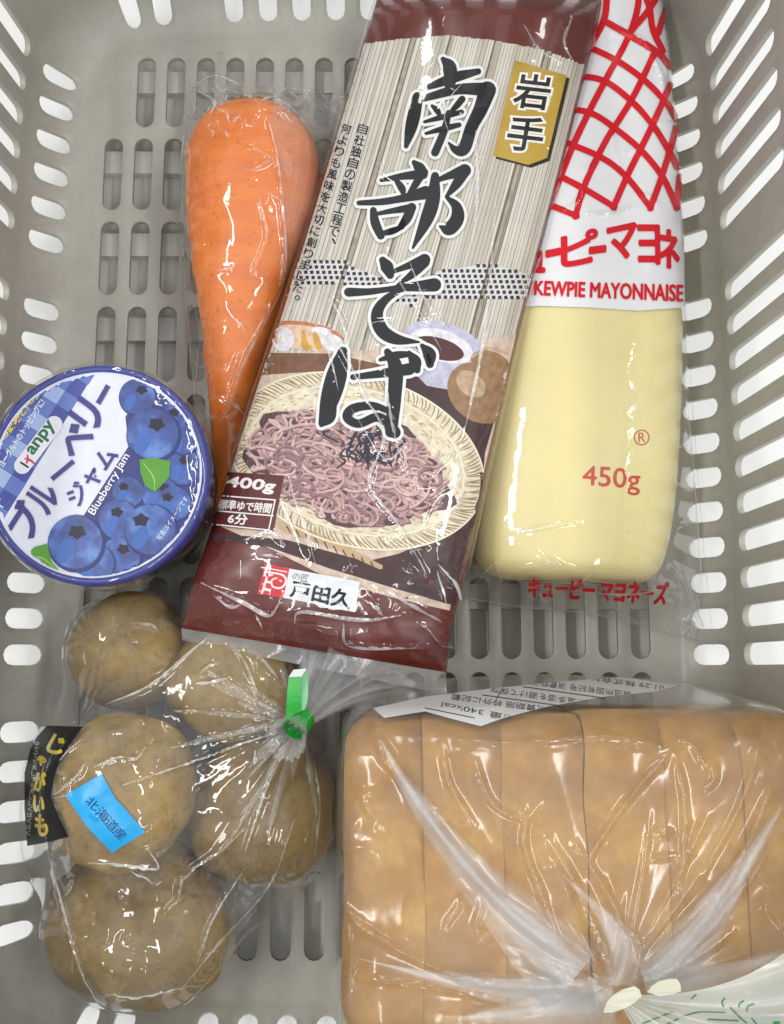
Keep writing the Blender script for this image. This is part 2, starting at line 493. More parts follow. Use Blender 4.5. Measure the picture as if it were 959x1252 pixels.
for i, s in enumerate(ss):
    nx_ = ss[(i+1) % len(ss)]+(PERI if i == len(ss)-1 else 0)
    cols.append((s-HWc, s+HWc, s)); a, c = s+HWc, nx_-HWc
    if c-a > 1e-4: cols.append((a, c, None))
for (s0, s1, sc_) in cols:
    kseg = KS if sc_ is not None else max(1, int((s1-s0)/0.004))
    for (z0, z1, slot) in rows:
        msg = max(4, int((z1-z0)/0.008)) if slot else (5 if z0 == 0 else 2)
        if slot is None or sc_ is None:
            for a in range(kseg):
                for c in range(msg):
                    sa, sb = s0+(s1-s0)*a/kseg, s0+(s1-s0)*(a+1)/kseg; za, zb = z0+(z1-z0)*c/msg, z0+(z1-z0)*(c+1)/msg
                    face([bv(sa, za), bv(sb, za), bv(sb, zb), bv(sa, zb)])
        else:
            zl, zh, hw = slot; rect = []; sl = []
            for a in range(KS): t = a/KS; rect.append((s0+(s1-s0)*t, z0)); an = math.pi+math.pi*t; sl.append((sc_+hw*math.cos(an), zl+hw+hw*math.sin(an)))
            for c in range(msg): t = c/msg; rect.append((s1, z0+(z1-z0)*t)); sl.append((sc_+hw, zl+hw+(zh-zl-2*hw)*t))
            for a in range(KS): t = a/KS; rect.append((s1-(s1-s0)*t, z1)); an = math.pi*t; sl.append((sc_+hw*math.cos(an), zh-hw+hw*math.sin(an)))
            for c in range(msg): t = c/msg; rect.append((s0, z1-(z1-z0)*t)); sl.append((sc_-hw, zh-hw-(zh-zl-2*hw)*t))
            n = len(rect)
            for k in range(n):
                face([bv(*rect[k]), bv(*rect[(k+1) % n]), bv(*sl[(k+1) % n]), bv(*sl[k])])
basket = thing('shopping_basket', (BX, BY, 0.0), 'grey plastic shopping basket with slotted floor and walls holding the groceries', 'basket')
def finish_bm(name, bm, mat, parent, thick, bev=0.0007, offset=1.0):
    me = bpy.data.meshes.new(name); org = root_loc(parent)
    bmesh.ops.translate(bm, verts=bm.verts, vec=Vector(-org)); bm.to_mesh(me); bm.free()
    me.materials.append(mat); me.polygons.foreach_set('use_smooth', [True]*len(me.polygons))
    o = bpy.data.objects.new(name, me); COL.objects.link(o); o.parent = parent
    s = o.modifiers.new('thickness', 'SOLIDIFY'); s.thickness = thick; s.offset = offset
    v = o.modifiers.new('soft_edges', 'BEVEL'); v.width = bev; v.segments = 2; v.limit_method = 'ANGLE'; v.angle_limit = R(50)
    return o
# base plate with slot grid
vc = {}
def fv(x, y):
    k = (round(x*1e5), round(y*1e5))
    if k not in vc: vc[k] = bm.verts.new((x, y, 0.0))
    return vc[k]
CX0, CP, NC = -0.140, 0.01505, 18; RY0, RP, NR = 0.3099, 0.0443, 10
GX0 = CX0-CP/2; GY1 = RY0+0.0029
for ci in range(NC):
    for ri in range(NR):
        x0 = GX0+ci*CP; x1 = x0+CP; y1 = GY1-ri*RP; y0 = y1-RP
        if (ci in (0, NC-1)) and ri in (0, NR-1): 
            continue
        hw = 0.0046; xc = (x0+x1)/2; yl = y0+0.0029; yh = y1-0.0029; rect = []; sl = []
        for a in range(KS): t = a/KS; rect.append((x0+(x1-x0)*t, y0)); an = math.pi+math.pi*t; sl.append((xc+hw*math.cos(an), yl+hw+hw*math.sin(an)))
        for c in range(5): t = c/5; rect.append((x1, y0+(y1-y0)*t)); sl.append((xc+hw, yl+hw+(yh-yl-2*hw)*t))
        for a in range(KS): t = a/KS; rect.append((x1-(x1-x0)*t, y1)); an = math.pi*t; sl.append((xc+hw*math.cos(an), yh-hw+hw*math.sin(an)))
        for c in range(5): t = c/5; rect.append((x0, y1-(y1-y0)*t)); sl.append((xc-hw, yh-hw-(yh-yl-2*hw)*t))
        n = len(rect)
        for k in range(n): bm.faces.new([fv(*rect[k]), fv(*rect[(k+1) % n]), fv(*sl[(k+1) % n]), fv(*sl[k])])
# border between grid and the foot of the wall
GX1 = GX0+NC*CP; GY0 = GY1-NR*RP
gb = []
X1, X2, Y1, Y2 = GX0+CP, GX1-CP, GY0+RP, GY1-RP
def seg(p, q, n): gb.extend((p[0]+(q[0]-p[0])*k/n, p[1]+(q[1]-p[1])*k/n) for k in range(n))
seg((X1, GY0), (X2, GY0), (NC-2)*KS); seg((X2, GY0), (X2, Y1), 5); seg((X2, Y1), (GX1, Y1), KS)
seg((GX1, Y1), (GX1, Y2), 5*(NR-2)); seg((GX1, Y2), (X2, Y2), KS); seg((X2, Y2), (X2, GY1), 5)
seg((X2, GY1), (X1, GY1), (NC-2)*KS); seg((X1, GY1), (X1, Y2), 5); seg((X1, Y2), (GX0, Y2), KS)
seg((GX0, Y2), (GX0, Y1), 5*(NR-2)); seg((GX0, Y1), (X1, Y1), KS); seg((X1, Y1), (X1, GY0), 5)
bot = sorted(k for k in vcache if k[1] == 0)
ob = []
for k in bot:
    p = vcache[k].co; ob.append((p.x, p.y)); vc[(round(p.x*1e5), round(p.y*1e5))] = vcache[k]
loops = [[Vector((*p, 0)) for p in ob], [Vector((*p, 0)) for p in gb]]
allp = ob+gb
for t in tessellate_polygon(loops):
    vs = [fv(*allp[i]) for i in t]
    if len(set(vs)) == 3:
        try: bm.faces.new(vs)
        except ValueError: pass
bmesh.ops.recalc_face_normals(bm, faces=bm.faces)
f0 = max(bm.faces, key=lambda f: f.calc_center_median().z); c0 = Vector((BX, BY, 0.2))
if (f0.calc_center_median()-c0).dot(f0.normal) > 0: bmesh.ops.reverse_faces(bm, faces=bm.faces)
finish_bm('slotted_body', bm, m_bask, basket, 0.0028, 0.0008, -1.0)
# rim: turned-out lip
prof = [(0.0, 0.2048), (0.004, 0.2085), (0.010, 0.2095), (0.016, 0.207), (0.018, 0.199), (0.0165, 0.1985), (0.0145, 0.2045), (0.009, 0.2065), (0.004, 0.2058), (0.0012, 0.2040)]
S = np.linspace(0, PERI, 160, endpoint=False); V = []
for s in S:
    p, n = out_at(s), out_nrm(s)
    for (o, z) in prof: q = p+n*(taper(0.2045)+0.0004+o); V.append((q[0]+BX, q[1]+BY, z))
V = np.array(V).reshape(160, len(prof), 3); V = np.concatenate([V, V[:1]]).reshape(-1, 3)
mk('rim', V, grid_faces(len(prof), 161, True), m_bask, basket)
m_added_tray = varied('added_tray_grey', lin(198, 196, 189), 0.6, 0.1, 25)
tr = thing('added_tray', (BX, BY, -0.0155), 'added flat grey tray under the basket, greying the view through its floor slots', 'tray')  # invented tray, put in so the floor slots look grey, not bright
mk('plate', box_v(BX-0.15, BY-0.235, -0.0155, BX+0.15, BY+0.235, -0.0135), BF, m_added_tray, tr, smooth=False)
for ri in range(NR):
    y = GY1-ri*RP-RP*0.26
    mk('added_ridge', box_v(BX-0.146, y-0.006, -0.0135, BX+0.146, y+0.006, -0.0085), BF, m_added_tray, tr, smooth=False)  # ridges added to give the slots darker and lighter bands
# cardboard box on the counter beyond the side wall
m_card = varied('cardboard', lin(178, 140, 100), 0.8, 0.12, 40, 0.3, 500)
cbx = thing('cardboard_box', (-0.335, 0.40, -0.015), 'brown cardboard box standing on the counter outside the basket wall', 'box')
mk('carton', box_v(-0.42, 0.30, -0.015, -0.262, 0.46, 0.07), BF, m_card, cbx, smooth=False)
mk('flap', [(-0.262, 0.30, 0.0702), (-0.262, 0.46, 0.0702), (-0.245, 0.46, 0.052), (-0.245, 0.30, 0.052), (-0.2625, 0.30, 0.0720), (-0.2625, 0.46, 0.0720), (-0.243, 0.46, 0.053), (-0.243, 0.30, 0.053)], [(0, 1, 2, 3), (4, 7, 6, 5), (0, 3, 7, 4), (1, 5, 6, 2), (0, 4, 5, 1), (3, 2, 6, 7)], m_card, cbx, smooth=False)

# ================================================================== GROCERIES: solid bodies
def loft(rows, zc_f, half_t, n=36, expo=2.6, tilt=0.0, jitter=0.0, seed=0):
    """rows: (y_px, left_px, right_px, z_centre, half_thickness); closed body of superellipse sections"""
    V = []
    for (y, xl, xr, zc, ht) in rows:
        xm = (xl+xr)/2; hwp = (xr-xl)/2
        l = np.array(atz(xl, y-tilt*hwp, zc)); r = np.array(atz(xr, y+tilt*hwp, zc)); c = (l+r)/2; ax = (r-l)/2
        for k in range(n):
            a = 2*math.pi*k/n; ca, sa = math.cos(a), math.sin(a)
            u = math.copysign(abs(ca)**(2/expo), ca); v = math.copysign(abs(sa)**(2/expo), sa)
            V.append(c+ax*u+np.array([0, 0, ht])*v)
    Fc = grid_faces(n, len(rows), True)
    for e, rev in ((0, True), (len(rows)-1, False)):
        V.append(np.mean(V[e*n:(e+1)*n], axis=0)); ci = len(V)-1
        for k in range(n):
            f = (e*n+k, e*n+(k+1) % n, ci); Fc.append(f if rev else f[::-1])
    return np.array(V), Fc
def smooth_rows(rows, n=6): return cat_rom(rows, n)

# ---------------- carrot
car_rows = smooth_rows([(136, 300, 330, 0.026, 0.004), (139, 283, 347, 0.027, 0.012), (148, 262, 366, 0.028, 0.019), (168, 241, 383, 0.029, 0.0245), (200, 230, 392, 0.0295, 0.0275), (255, 229, 389, 0.0295, 0.028),
    (310, 234, 370, 0.0285, 0.0255), (370, 242, 350, 0.026, 0.021), (430, 250, 332, 0.0225, 0.0165), (500, 257, 312, 0.0185, 0.0125), (570, 262, 300, 0.015, 0.009), (640, 264, 288, 0.011, 0.006), (690, 268, 278, 0.008, 0.002)], 6)
cV, cF = loft(car_rows, None, None, 40, 2.1, tilt=0.06)
ridged0 = lambda x, y: -(1-np.abs(2*vnoise(x, y, 51)-1))**6
nz = fbm(cV[:, 0]*130+7, cV[:, 1]*60, 3, 3); cen = cV.mean(0)
cV[:, 2] += nz*0.0014+0.0004*ridged0(cV[:, 1]*190+0.6*np.sin(cV[:, 0]*90), cV[:, 0]*22); cV[:, 0] += fbm(cV[:, 1]*120, cV[:, 2]*80, 9, 2)*0.0015
m_car, nt, b = newmat('carrot_skin')
tc = nt.nodes.new('ShaderNodeTexCoord'); mp = nt.nodes.new('ShaderNodeMapping'); mp.inputs['Scale'].default_value = (1, 3, 1)
nt.links.new(tc.outputs['Object'], mp.inputs['Vector'])
n1 = tex_noise(nt, 45, 5, 0.65, mp.outputs['Vector']); r1 = ramp(nt, n1.outputs['Fac'], [(0.22, (0.66, 0.14, 0.010, 1)), (0.5, (0.79, 0.195, 0.015, 1)), (0.78, (0.86, 0.25, 0.026, 1))])
n2 = tex_noise(nt, 420, 2, 0.5); r2 = ramp(nt, n2.outputs['Fac'], [(0.27, (0.45, 0.30, 0.22, 1)), (0.36, (1, 1, 1, 1))])
mx = nt.nodes.new('ShaderNodeMix'); mx.data_type = 'RGBA'; mx.blend_type = 'MULTIPLY'; mx.inputs['Factor'].default_value = 0.55
nt.links.new(r1.outputs['Color'], mx.inputs['A']); nt.links.new(r2.outputs['Color'], mx.inputs['B']); nt.links.new(mx.outputs['Result'], b.inputs['Base Color'])
b.inputs['Roughness'].default_value = 0.5; bump(nt, b, n1.outputs['Fac'], 0.25, 0.0006)
b.inputs['Subsurface Weight'].default_value = 0.12; b.inputs['Subsurface Radius'].default_value = (0.004, 0.0015, 0.0006)
cl = atz(310, 200, 0.0)
carrot = thing('carrot', (cl.x, cl.y, 0.001), 'large bright orange carrot in a clear bag', 'carrot')
mk('root', cV, cF, m_car, carrot)
T_car = bvh((cV, cF))
# leaf scar on the crown
p = np.array(atz(312, 134, 0.035)); sv = []; sf = []
for k in range(9):
    a = 2*math.pi*k/9; bx0 = p+np.array([0.008*math.cos(a), 0.002*math.sin(a)-0.0005, 0.004*math.sin(a)])
    tv, tf = tube([bx0+np.array([0, -0.004, 0]), bx0, bx0+np.array([random.uniform(-.001, .001), random.uniform(0.002, 0.005), 0.002])], random.uniform(0.0014, 0.0024), 6)
    k0 = len(sv); sv += tv.tolist(); sf += [tuple(i+k0 for i in f) for f in tf]; 
    sf.append(tuple(k0+2*6+i for i in range(6)))
mk('leaf_scar', sv, sf, varied('stem_brown', lin(150, 112, 50), 0.8, 0.35, 300, 0.6, 300), carrot)

# ---------------- potatoes
m_pot, nt, b = newmat('potato_skin')
n1 = tex_noise(nt, 26, 8, 0.72); r1 = ramp(nt, n1.outputs['Fac'], [(0.30, (0.14, 0.088, 0.026, 1)), (0.48, (0.28, 0.185, 0.052, 1)), (0.68, (0.43, 0.30, 0.085, 1))])
n2 = tex_noise(nt, 240, 6, 0.75); r2 = ramp(nt, n2.outputs['Fac'], [(0.28, (0.45, 0.38, 0.30, 1)), (0.50, (1, 1, 1, 1))])
mx = nt.nodes.new('ShaderNodeMix'); mx.data_type = 'RGBA'; mx.blend_type = 'MULTIPLY'; mx.inputs['Factor'].default_value = 0.7
nt.links.new(r1.outputs['Color'], mx.inputs['A']); nt.links.new(r2.outputs['Color'], mx.inputs['B'])
oi = nt.nodes.new('ShaderNodeObjectInfo'); r3 = ramp(nt, oi.outputs['Random'], [(0.0, (0.86, 0.82, 0.74, 1)), (0.5, (1, 1, 1, 1)), (1.0, (1.18, 1.12, 0.92, 1))])
n5 = tex_noise(nt, 60, 2, 0.4); r5 = ramp(nt, n5.outputs['Fac'], [(0.24, (0.40, 0.30, 0.22, 1)), (0.33, (1, 1, 1, 1))])
for src in (r3, r5):
    mm = nt.nodes.new('ShaderNodeMix'); mm.data_type = 'RGBA'; mm.blend_type = 'MULTIPLY'; mm.inputs['Factor'].default_value = 0.9
    nt.links.new(mx.outputs['Result'], mm.inputs['A']); nt.links.new(src.outputs['Color'], mm.inputs['B']); mx = mm
nt.links.new(mx.outputs['Result'], b.inputs['Base Color'])
b.inputs['Roughness'].default_value = 0.62; b.inputs['Specular IOR Level'].default_value = 0.3
bump(nt, b, n2.outputs['Fac'], 0.3, 0.0005)
def icos(sub=4):
    bm = bmesh.new(); bmesh.ops.create_icosphere(bm, subdivisions=sub, radius=1)
    V = np.array([v.co[:] for v in bm.verts]); Fc = [tuple(v.index for v in f.verts) for f in bm.faces]; bm.free(); return V, Fc
IV, IF = icos(5)
POT = [(163, 800, 74, 70, 0.031, 10, 'smooth yellowish potato touching the jam cup side of the clear bag'),
       (288, 836, 82, 70, 0.036, -5, 'potato with a small eye, under the bottom edge of the brown noodle packet'),
       (152, 967, 84, 90, 0.058, 20, 'potato under the blue sticker, on top of the other potatoes'),
       (320, 990, 86, 86, 0.034, 0, 'potato below the green tape tie, facing the wrapped bread'),
       (170, 1128, 110, 94, 0.035, -15, 'largest potato, at the end of the bag furthest from the carrot')]
pparts = []
for i, (px, py, rx, ry, z, rot, lab) in enumerate(POT):
    c = np.array(atz(px, py, z)); sc = (H-z)/F*1.0
    a, bb = rx*sc, ry*sc; hz = min(min(a, bb)*0.94, z-0.002)
    V = IV.copy()
    d = 1+0.17*fbm(V[:, 0]*1.2+V[:, 2]*0.9+i*7, V[:, 1]*1.2-V[:, 2]*0.5+i*3, 20+i, 2)+0.015*fbm(V[:, 0]*7+V[:, 2]*5, V[:, 1]*7-V[:, 2]*4, 60+i, 2)
    for _ in range(7):
        e = rng.normal(size=3); e[2] = abs(e[2]); e /= np.linalg.norm(e); g_ = np.sum((V-e)**2, 1); d -= rng.uniform(0.02, 0.06)*np.exp(-g_/rng.uniform(0.006, 0.03))
    V = V*d[:, None]*np.array([a, bb, hz]); c_, s_ = math.cos(R(rot)), math.sin(R(rot))
    # turn without changing the outline much
    P = np.stack([V[:, 0], V[:, 1], V[:, 2]], 1)+c
    o = mk('potato', P, IF, m_pot, loc=(c[0], c[1], z-hz)); tag(o, lab, 'potato', 'potatoes in the clear bag')
    pparts.append((P, IF))
T_pot = bvh(*pparts)

# ---------------- bread slices
m_crust, nt, b = newmat('bread_crust')
n1 = tex_noise(nt, 24, 6, 0.66); r1 = ramp(nt, n1.outputs['Fac'], [(0.32, (0.23, 0.10, 0.015, 1)), (0.5, (0.39, 0.19, 0.028, 1)), (0.70, (0.62, 0.37, 0.08, 1))])
nt.links.new(r1.outputs['Color'], b.inputs['Base Color']); b.inputs['Roughness'].default_value = 0.75
n2 = tex_noise(nt, 300, 4); bump(nt, b, n2.outputs['Fac'], 0.25, 0.0006)
m_crumb = varied('bread_crumb', lin(240, 222, 180), 0.9, 0.06, 200, 0.5, 400)
bparts = []
xe = [-0.0170, 0.0105, 0.0375, 0.0660, 0.0930, 0.1195, 0.1440]
BREAD = ['slice at the end of the loaf beside the potatoes', 'slice second in the loaf from the potato side', 'third slice of the loaf counted from the potatoes',
         'fourth slice of the loaf counted from the potatoes', 'slice second in the loaf from the basket side wall', 'slice at the end of the loaf touching the basket side wall']
def rbox(x0, x1, y0, y1, z0, z1, r, seed):
    """slice of a tin loaf: rounded corners in the y-z profile, small softening on the faces"""
    prof = []
    for (cy, cz, a0) in ((y1-r, z1-r, 0), (y0+r, z1-r, 90), (y0+r*0.6, z0+r*0.6, 180), (y1-r*0.6, z0+r*0.6, 270)):
        rr = r if a0 < 180 else r*0.6
        for k in range(7): a = R(a0+90*k/6); prof.append((cy+rr*math.cos(a), cz+rr*math.sin(a)))
    # densify flat runs
    Q = []
    for i in range(len(prof)):
        p, q = np.array(prof[i]), np.array(prof[(i+1) % len(prof)]); n = max(1, int(np.linalg.norm(q-p)/0.006))
        for k in range(n): Q.append(p+(q-p)*k/n)
    Q = np.array(Q); cy, cz = (y0+y1)/2, (z0+z1)/2; V = []
    xs = [(x0, 0.0004), (x0+0.0012, 0.0001), (x0+0.0040, 0), ((x0+x1)/2, -0.0005), (x1-0.0040, 0), (x1-0.0012, 0.0001), (x1, 0.0004)]
    if seed == 40: xs[:3] = [(x0, 0.0130), (x0+0.0008, 0.0095), (x0+0.0030, 0.0050), (x0+0.0065, 0.0020), (x0+0.011, 0.0003)]
    for (x, ins) in xs:
        d = Q-np.array([cy, cz]); L = np.linalg.norm(d, axis=1)[:, None]; P = Q-d/L*ins
        dz = fbm(P[:, 0]*60+seed*3, np.full(len(P), x*90), seed, 2)*0.0022
        V.append(np.column_stack([np.full(len(P), x), P[:, 0], P[:, 1]+dz*np.clip((P[:, 1]-z0)/(z1-z0), 0, 1)]))
    V = np.array(V); n = len(Q); Fc = grid_faces(n, len(xs), True); V = V.reshape(-1, 3)
    V[:, 0] += 0.0022*fbm(V[:, 1]*26+V[:, 2]*9, V[:, 0]*14, 77, 2)
    return V, Fc, n, len(xs)
for i in range(6):
    y0 = -0.126 if i < 5 else -0.116
    dz = (0.0, 0.0006, 0.0, 0.0008, -0.0008, -0.0002)[i]
    V, Fc, n, m = rbox(xe[i]+(0.0, 0.0, 0.0, 0.0003, 0.0, 0.0)[i], xe[i+1]-0.00002, y0, -0.0150+(0, 0.0006, 0, 0.0008, 0.0003, 0)[i], 0.004, 0.1235+dz, 0.021, 40+i)
    t = thing('bread_slice', ((xe[i]+xe[i+1])/2, -0.07, 0.004), 'tan crusted bread '+BREAD[i], 'bread', 'slices of the bagged loaf')
    mk('crust', V, Fc, m_crust, t)
    for e in (0, m-1):
        ring = V[e*n:(e+1)*n]; cc = ring.mean(0); inn = cc+(ring-cc)*0.90; VV = np.vstack([ring, inn])
        mk('crust_edge', VV, [(k, (k+1) % n, n+(k+1) % n, n+k) for k in range(n)], m_crust, t, smooth=False)
        mk('crumb_face', np.vstack([inn, cc[None]]), [(k, (k+1) % n, n) for k in range(n)], m_crumb, t, smooth=False)
    bparts.append((V, Fc))
    bparts.append((np.vstack([V[:n], V[:n].mean(0)[None]]), [(k, (k+1) % n, n) for k in range(n)]))
T_bread = bvh(*bparts)

# ---------------- mayonnaise bottle
may_rows = smooth_rows([(712, 640, 750, 0.0225, 0.006), (709, 608, 782, 0.024, 0.014), (700, 590, 799, 0.025, 0.0195), (682, 580, 809, 0.0255, 0.0225), (640, 578, 819, 0.026, 0.024), (560, 586, 827, 0.0265, 0.0245),
    (450, 600, 831, 0.0265, 0.0245), (370, 614, 831, 0.0265, 0.0245), (280, 642, 827, 0.0265, 0.0245), (200, 674, 820, 0.0265, 0.0235), (120, 702, 812, 0.026, 0.021), (50, 722, 806, 0.0255, 0.0185), (0, 735, 800, 0.025, 0.016), (-40, 742, 796, 0.025, 0.0155)], 5)
mV, mF = loft(may_rows, None, None, 48, 2.5, tilt=0.045)
m_may, nt, b = newmat('mayonnaise_plastic')
n1 = tex_noise(nt, 18, 3); r1 = ramp(nt, n1.outputs['Fac'], [(0.3, lin(232, 217, 148)), (0.7, lin(238, 226, 164))])
nt.links.new(r1.outputs['Color'], b.inputs['Base Color']); b.inputs['Roughness'].default_value = 0.38
b.inputs['Subsurface Weight'].default_value = 0.25; b.inputs['Subsurface Radius'].default_value = (0.008, 0.006, 0.003)
ml = atz(705, 400, 0)
mayo = thing('mayonnaise_bottle', (ml.x, ml.y, 0.0015), 'soft pale yellow mayonnaise squeeze bottle lying in a clear bag', 'bottle')
mk('bottle_body', mV, mF, m_may, mayo)
capV, capF = loft([(-41, 741, 797, 0.025, 0.0155), (-42, 738, 800, 0.025, 0.0165), (-90, 746, 800, 0.025, 0.016), (-92, 750, 797, 0.025, 0.014)], None, None, 48, 2.0)
mk('cap', capV, capF, ink(200, 35, 40), mayo)
T_may = bvh((mV, mF))

# ---------------- jam cup
JZ = 0.0760
jc = np.array(atz(119, 579, JZ)); JR = 0.0452
def lathe(prof, c, n=72):
    V = []
    for (r, z) in prof:
        for k in range(n): a = 2*math.pi*k/n; V.append((c[0]+r*math.cos(a), c[1]+r*math.sin(a), z))
    return np.array(V), grid_faces(n, len(prof), True)
jam = thing('jam_cup', (jc[0], jc[1], 0.001), 'round blueberry jam cup with a blue printed lid', 'jam')
V, Fc = lathe([(0.0005, 0.001), (0.033, 0.001), (0.0345, 0.003), (0.0405, 0.062), (0.0425, 0.066), (0.0425, 0.0685), (0.0405, 0.0690)], jc)
mk('cup', V, Fc, varied('jam_cup_side', (0.10, 0.012, 0.02, 1), 0.18, 0.3, 40), jam)
V, Fc = lathe([(0.0448, 0.0675), (0.0452, 0.0690), (0.0453, 0.0745), (0.0449, 0.0762), (0.0440, 0.0771), (0.0430, 0.0772), (0.0424, 0.0766), (0.0421, 0.0758)], jc)
m_rim = varied('lid_rim_blue', lin(38, 50, 136), 0.28, 0.08, 40)
mk('lid_rim', V, Fc, m_rim, jam)
V, Fc = lathe([(0.0423, 0.0760), (0.041, 0.0757), (0.03, 0.0757), (0.015, 0.0757), (0.0002, 0.0757)], jc)
jlV, jlF = V, Fc
jlid = mk('lid_panel', V, Fc, varied('lid_white', lin(216, 220, 236), 0.35, 0.03, 40), jam)
T_jam = bvh((V, Fc))

# ---------------- noodle packet
Lp = cat_rom([(0.00, 464, -6), (0.05, 449, 40), (0.27, 396, 218), (0.46, 350, 368), (0.64, 304, 508), (0.80, 262, 640), (0.90, 236, 715), (0.955, 227, 750), (1.0, 222, 768)], 12)
Rp = cat_rom([(0.00, 738, 2), (0.05, 727, 48), (0.23, 692, 190), (0.48, 641, 385), (0.70, 600, 560), (0.86, 572, 690), (0.95, 552, 770), (0.975, 549, 800), (1.0, 546, 822)], 12)
def pk_edge(E, v): return float(np.interp(v, E[:, 0], E[:, 1])), float(np.interp(v, E[:, 0], E[:, 2]))
def pk_zt(v):
    zc = 0.036+0.026*v; ht = 0.0165
    if v < 0.05: k = math.sin(math.pi/2*v/0.05); ht *= 0.28+0.72*k; 
    if v > 0.87: k = (v-0.87)/0.13; ht *= 0.07+0.93*math.cos(math.pi/2*k)**0.8; zc -= 0.004*k
    return zc, ht
def pk_pt(v, a, extra=0.0):
    zc, ht = pk_zt(v); l = np.array(atz(*pk_edge(Lp, v), zc-0.003)); r = np.array(atz(*pk_edge(Rp, v), zc+0.0)); c = (l+r)/2; ax = (r-l)/2
    e = 3.0; ca, sa = math.cos(a), math.sin(a)
    u = math.copysign(abs(ca)**(2/e), ca); w_ = math.copysign(abs(sa)**(2/(e-0.6)), sa)
    up = np.array([0, 0.07, 1.0]); up /= np.linalg.norm(up)
    return c+ax*u*(1+extra/np.linalg.norm(ax))+up*(ht*w_+extra*(1 if w_ > 0 else -1)*min(1, abs(w_)*2))
NV, NU = 90, 56
pV = np.array([pk_pt(v, 2*math.pi*k/NU) for v in np.linspace(0, 1, NV) for k in range(NU)]); pF = grid_faces(NU, NV, True)
pF = [f[::-1] for f in pF]
# soft lumps of the noodle bundles and film tucks near both ends
q = proj(pV); vv = np.repeat(np.linspace(0, 1, NV), NU); topm = np.tile(np.sin(2*math.pi*np.arange(NU)/NU) > 0, NV)
endk = np.clip((vv-0.82)/0.1, 0, 1)+np.clip((0.07-vv)/0.06, 0, 1)
pV[:, 2] += topm*endk*0.0022*fbm(q[:, 0]/34, q[:, 1]/20, 5, 3)
m_maroon = varied('maroon_film', lin(98, 36, 30), 0.25, 0.16, 45, 0.15, 120)
nl = atz(470, 420, 0)
pack = thing('noodle_packet', (nl.x, nl.y, 0.03), 'brown packet of dried buckwheat noodles with large black brush lettering', 'packet')
mk('wrapper', pV, pF, m_maroon, pack)
T_pack = bvh((pV, pF))
# ================================================================== PRINT ON THE NOODLE PACKET
def pk_px(u, v):
    l = np.array(pk_edge(Lp, v)); r = np.array(pk_edge(Rp, v)); return l*(1-u)+r*u
rd = random.Random(3)
def strip_uv(u0, u1, v0, v1, n=26):
    V = []; T = []
    for k in range(n+1):
        v = v0+(v1-v0)*k/n; V += [pk_px(u0, v), pk_px(u1, v)]
        if k: a = 2*k-2; T += [(a, a+1, a+3), (a, a+3, a+2)]
    return (np.array(V), T)
def top_v(u): return float(np.interp(u, [0, 0.15, 0.35, 0.6, 0.8, 1], [0.066, 0.058, 0.05, 0.058, 0.07, 0.092]))
back = [strip_uv(0.004+u*0.984/48, 0.004+(u+1)*0.984/48, top_v((u+.5)/48), 0.60) for u in range(48)]
decal('dried_noodle_print', back, T_pack, ink(126, 117, 104), pack, 1, 10)
tones = [ink(204, 198, 186), ink(193, 186, 173), ink(213, 208, 198), ink(178, 169, 155)]
groups = [[] for _ in tones]
u = 0.003
bund = [0.20, 0.37, 0.57, 0.80]
while u < 0.976:
    wd = rd.uniform(0.011, 0.021); near = min(abs(u-b_) for b_ in bund)
    t = 3 if near < 0.014 else rd.choice([0, 0, 1, 2, 2, 1])
    groups[t].append(strip_uv(u, min(0.986, u+wd*0.86), top_v(u)+rd.uniform(-0.001, 0.001), 0.60)); u += wd*(1.18 if near < 0.012 else 1.0)
decal('bundle_gap_print', [strip_uv(b_-0.004, b_+0.003, top_v(b_), 0.6) for b_ in bund], T_pack, photo_ink(104, 94, 82), pack, 3.5, 12)
decal('bundle_shade_print', [strip_uv(b_+0.003, b_+0.018, top_v(b_), 0.6) for b_ in bund], T_pack, photo_ink(168, 158, 142), pack, 3, 12)
for t, g in enumerate(groups): decal('noodle_strand_print', g, T_pack, tones[t], pack, 2, 12)
# paper bands with a dotted weave
band = [[(0.0, 0.400), (0.0, 0.440), (0.215, 0.430), (0.215, 0.395)], [(0.215, 0.405), (0.215, 0.437), (0.38, 0.458), (0.55, 0.468), (0.55, 0.425), (0.38, 0.425)], [(0.56, 0.415), (0.56, 0.455), (0.80, 0.455), (0.99, 0.455), (0.99, 0.418), (0.80, 0.400)]]
decal('paper_band_print', [poly2([pk_px(*p) for p in bd]) for bd in band], T_pack, ink(214, 212, 212), pack, 3, 8)
sq = []
for bi, bd in enumerate(band):
    us = [p[0] for p in bd]; vs_ = [p[1] for p in bd]; P2 = np.array([pk_px(*p) for p in bd])
    row = 0
    for v in np.arange(min(vs_)+0.004, max(vs_), 0.0082):
        row += 1
        for u in np.arange(min(us)+0.008+(0.0125 if row % 2 else 0), max(us)-0.006, 0.025):
            c = pk_px(u, v)
            if in_poly(np.array([c[0]]), np.array([c[1]]), P2)[0]:
                h = 2.3; sq.append(poly2([(c[0]-h, c[1]-h*.8), (c[0]+h*.8, c[1]-h), (c[0]+h, c[1]+h*.8), (c[0]-h*.8, c[1]+h)]))
decal('band_dot_print', sq, T_pack, ink(42, 42, 52), pack, 4, 8)
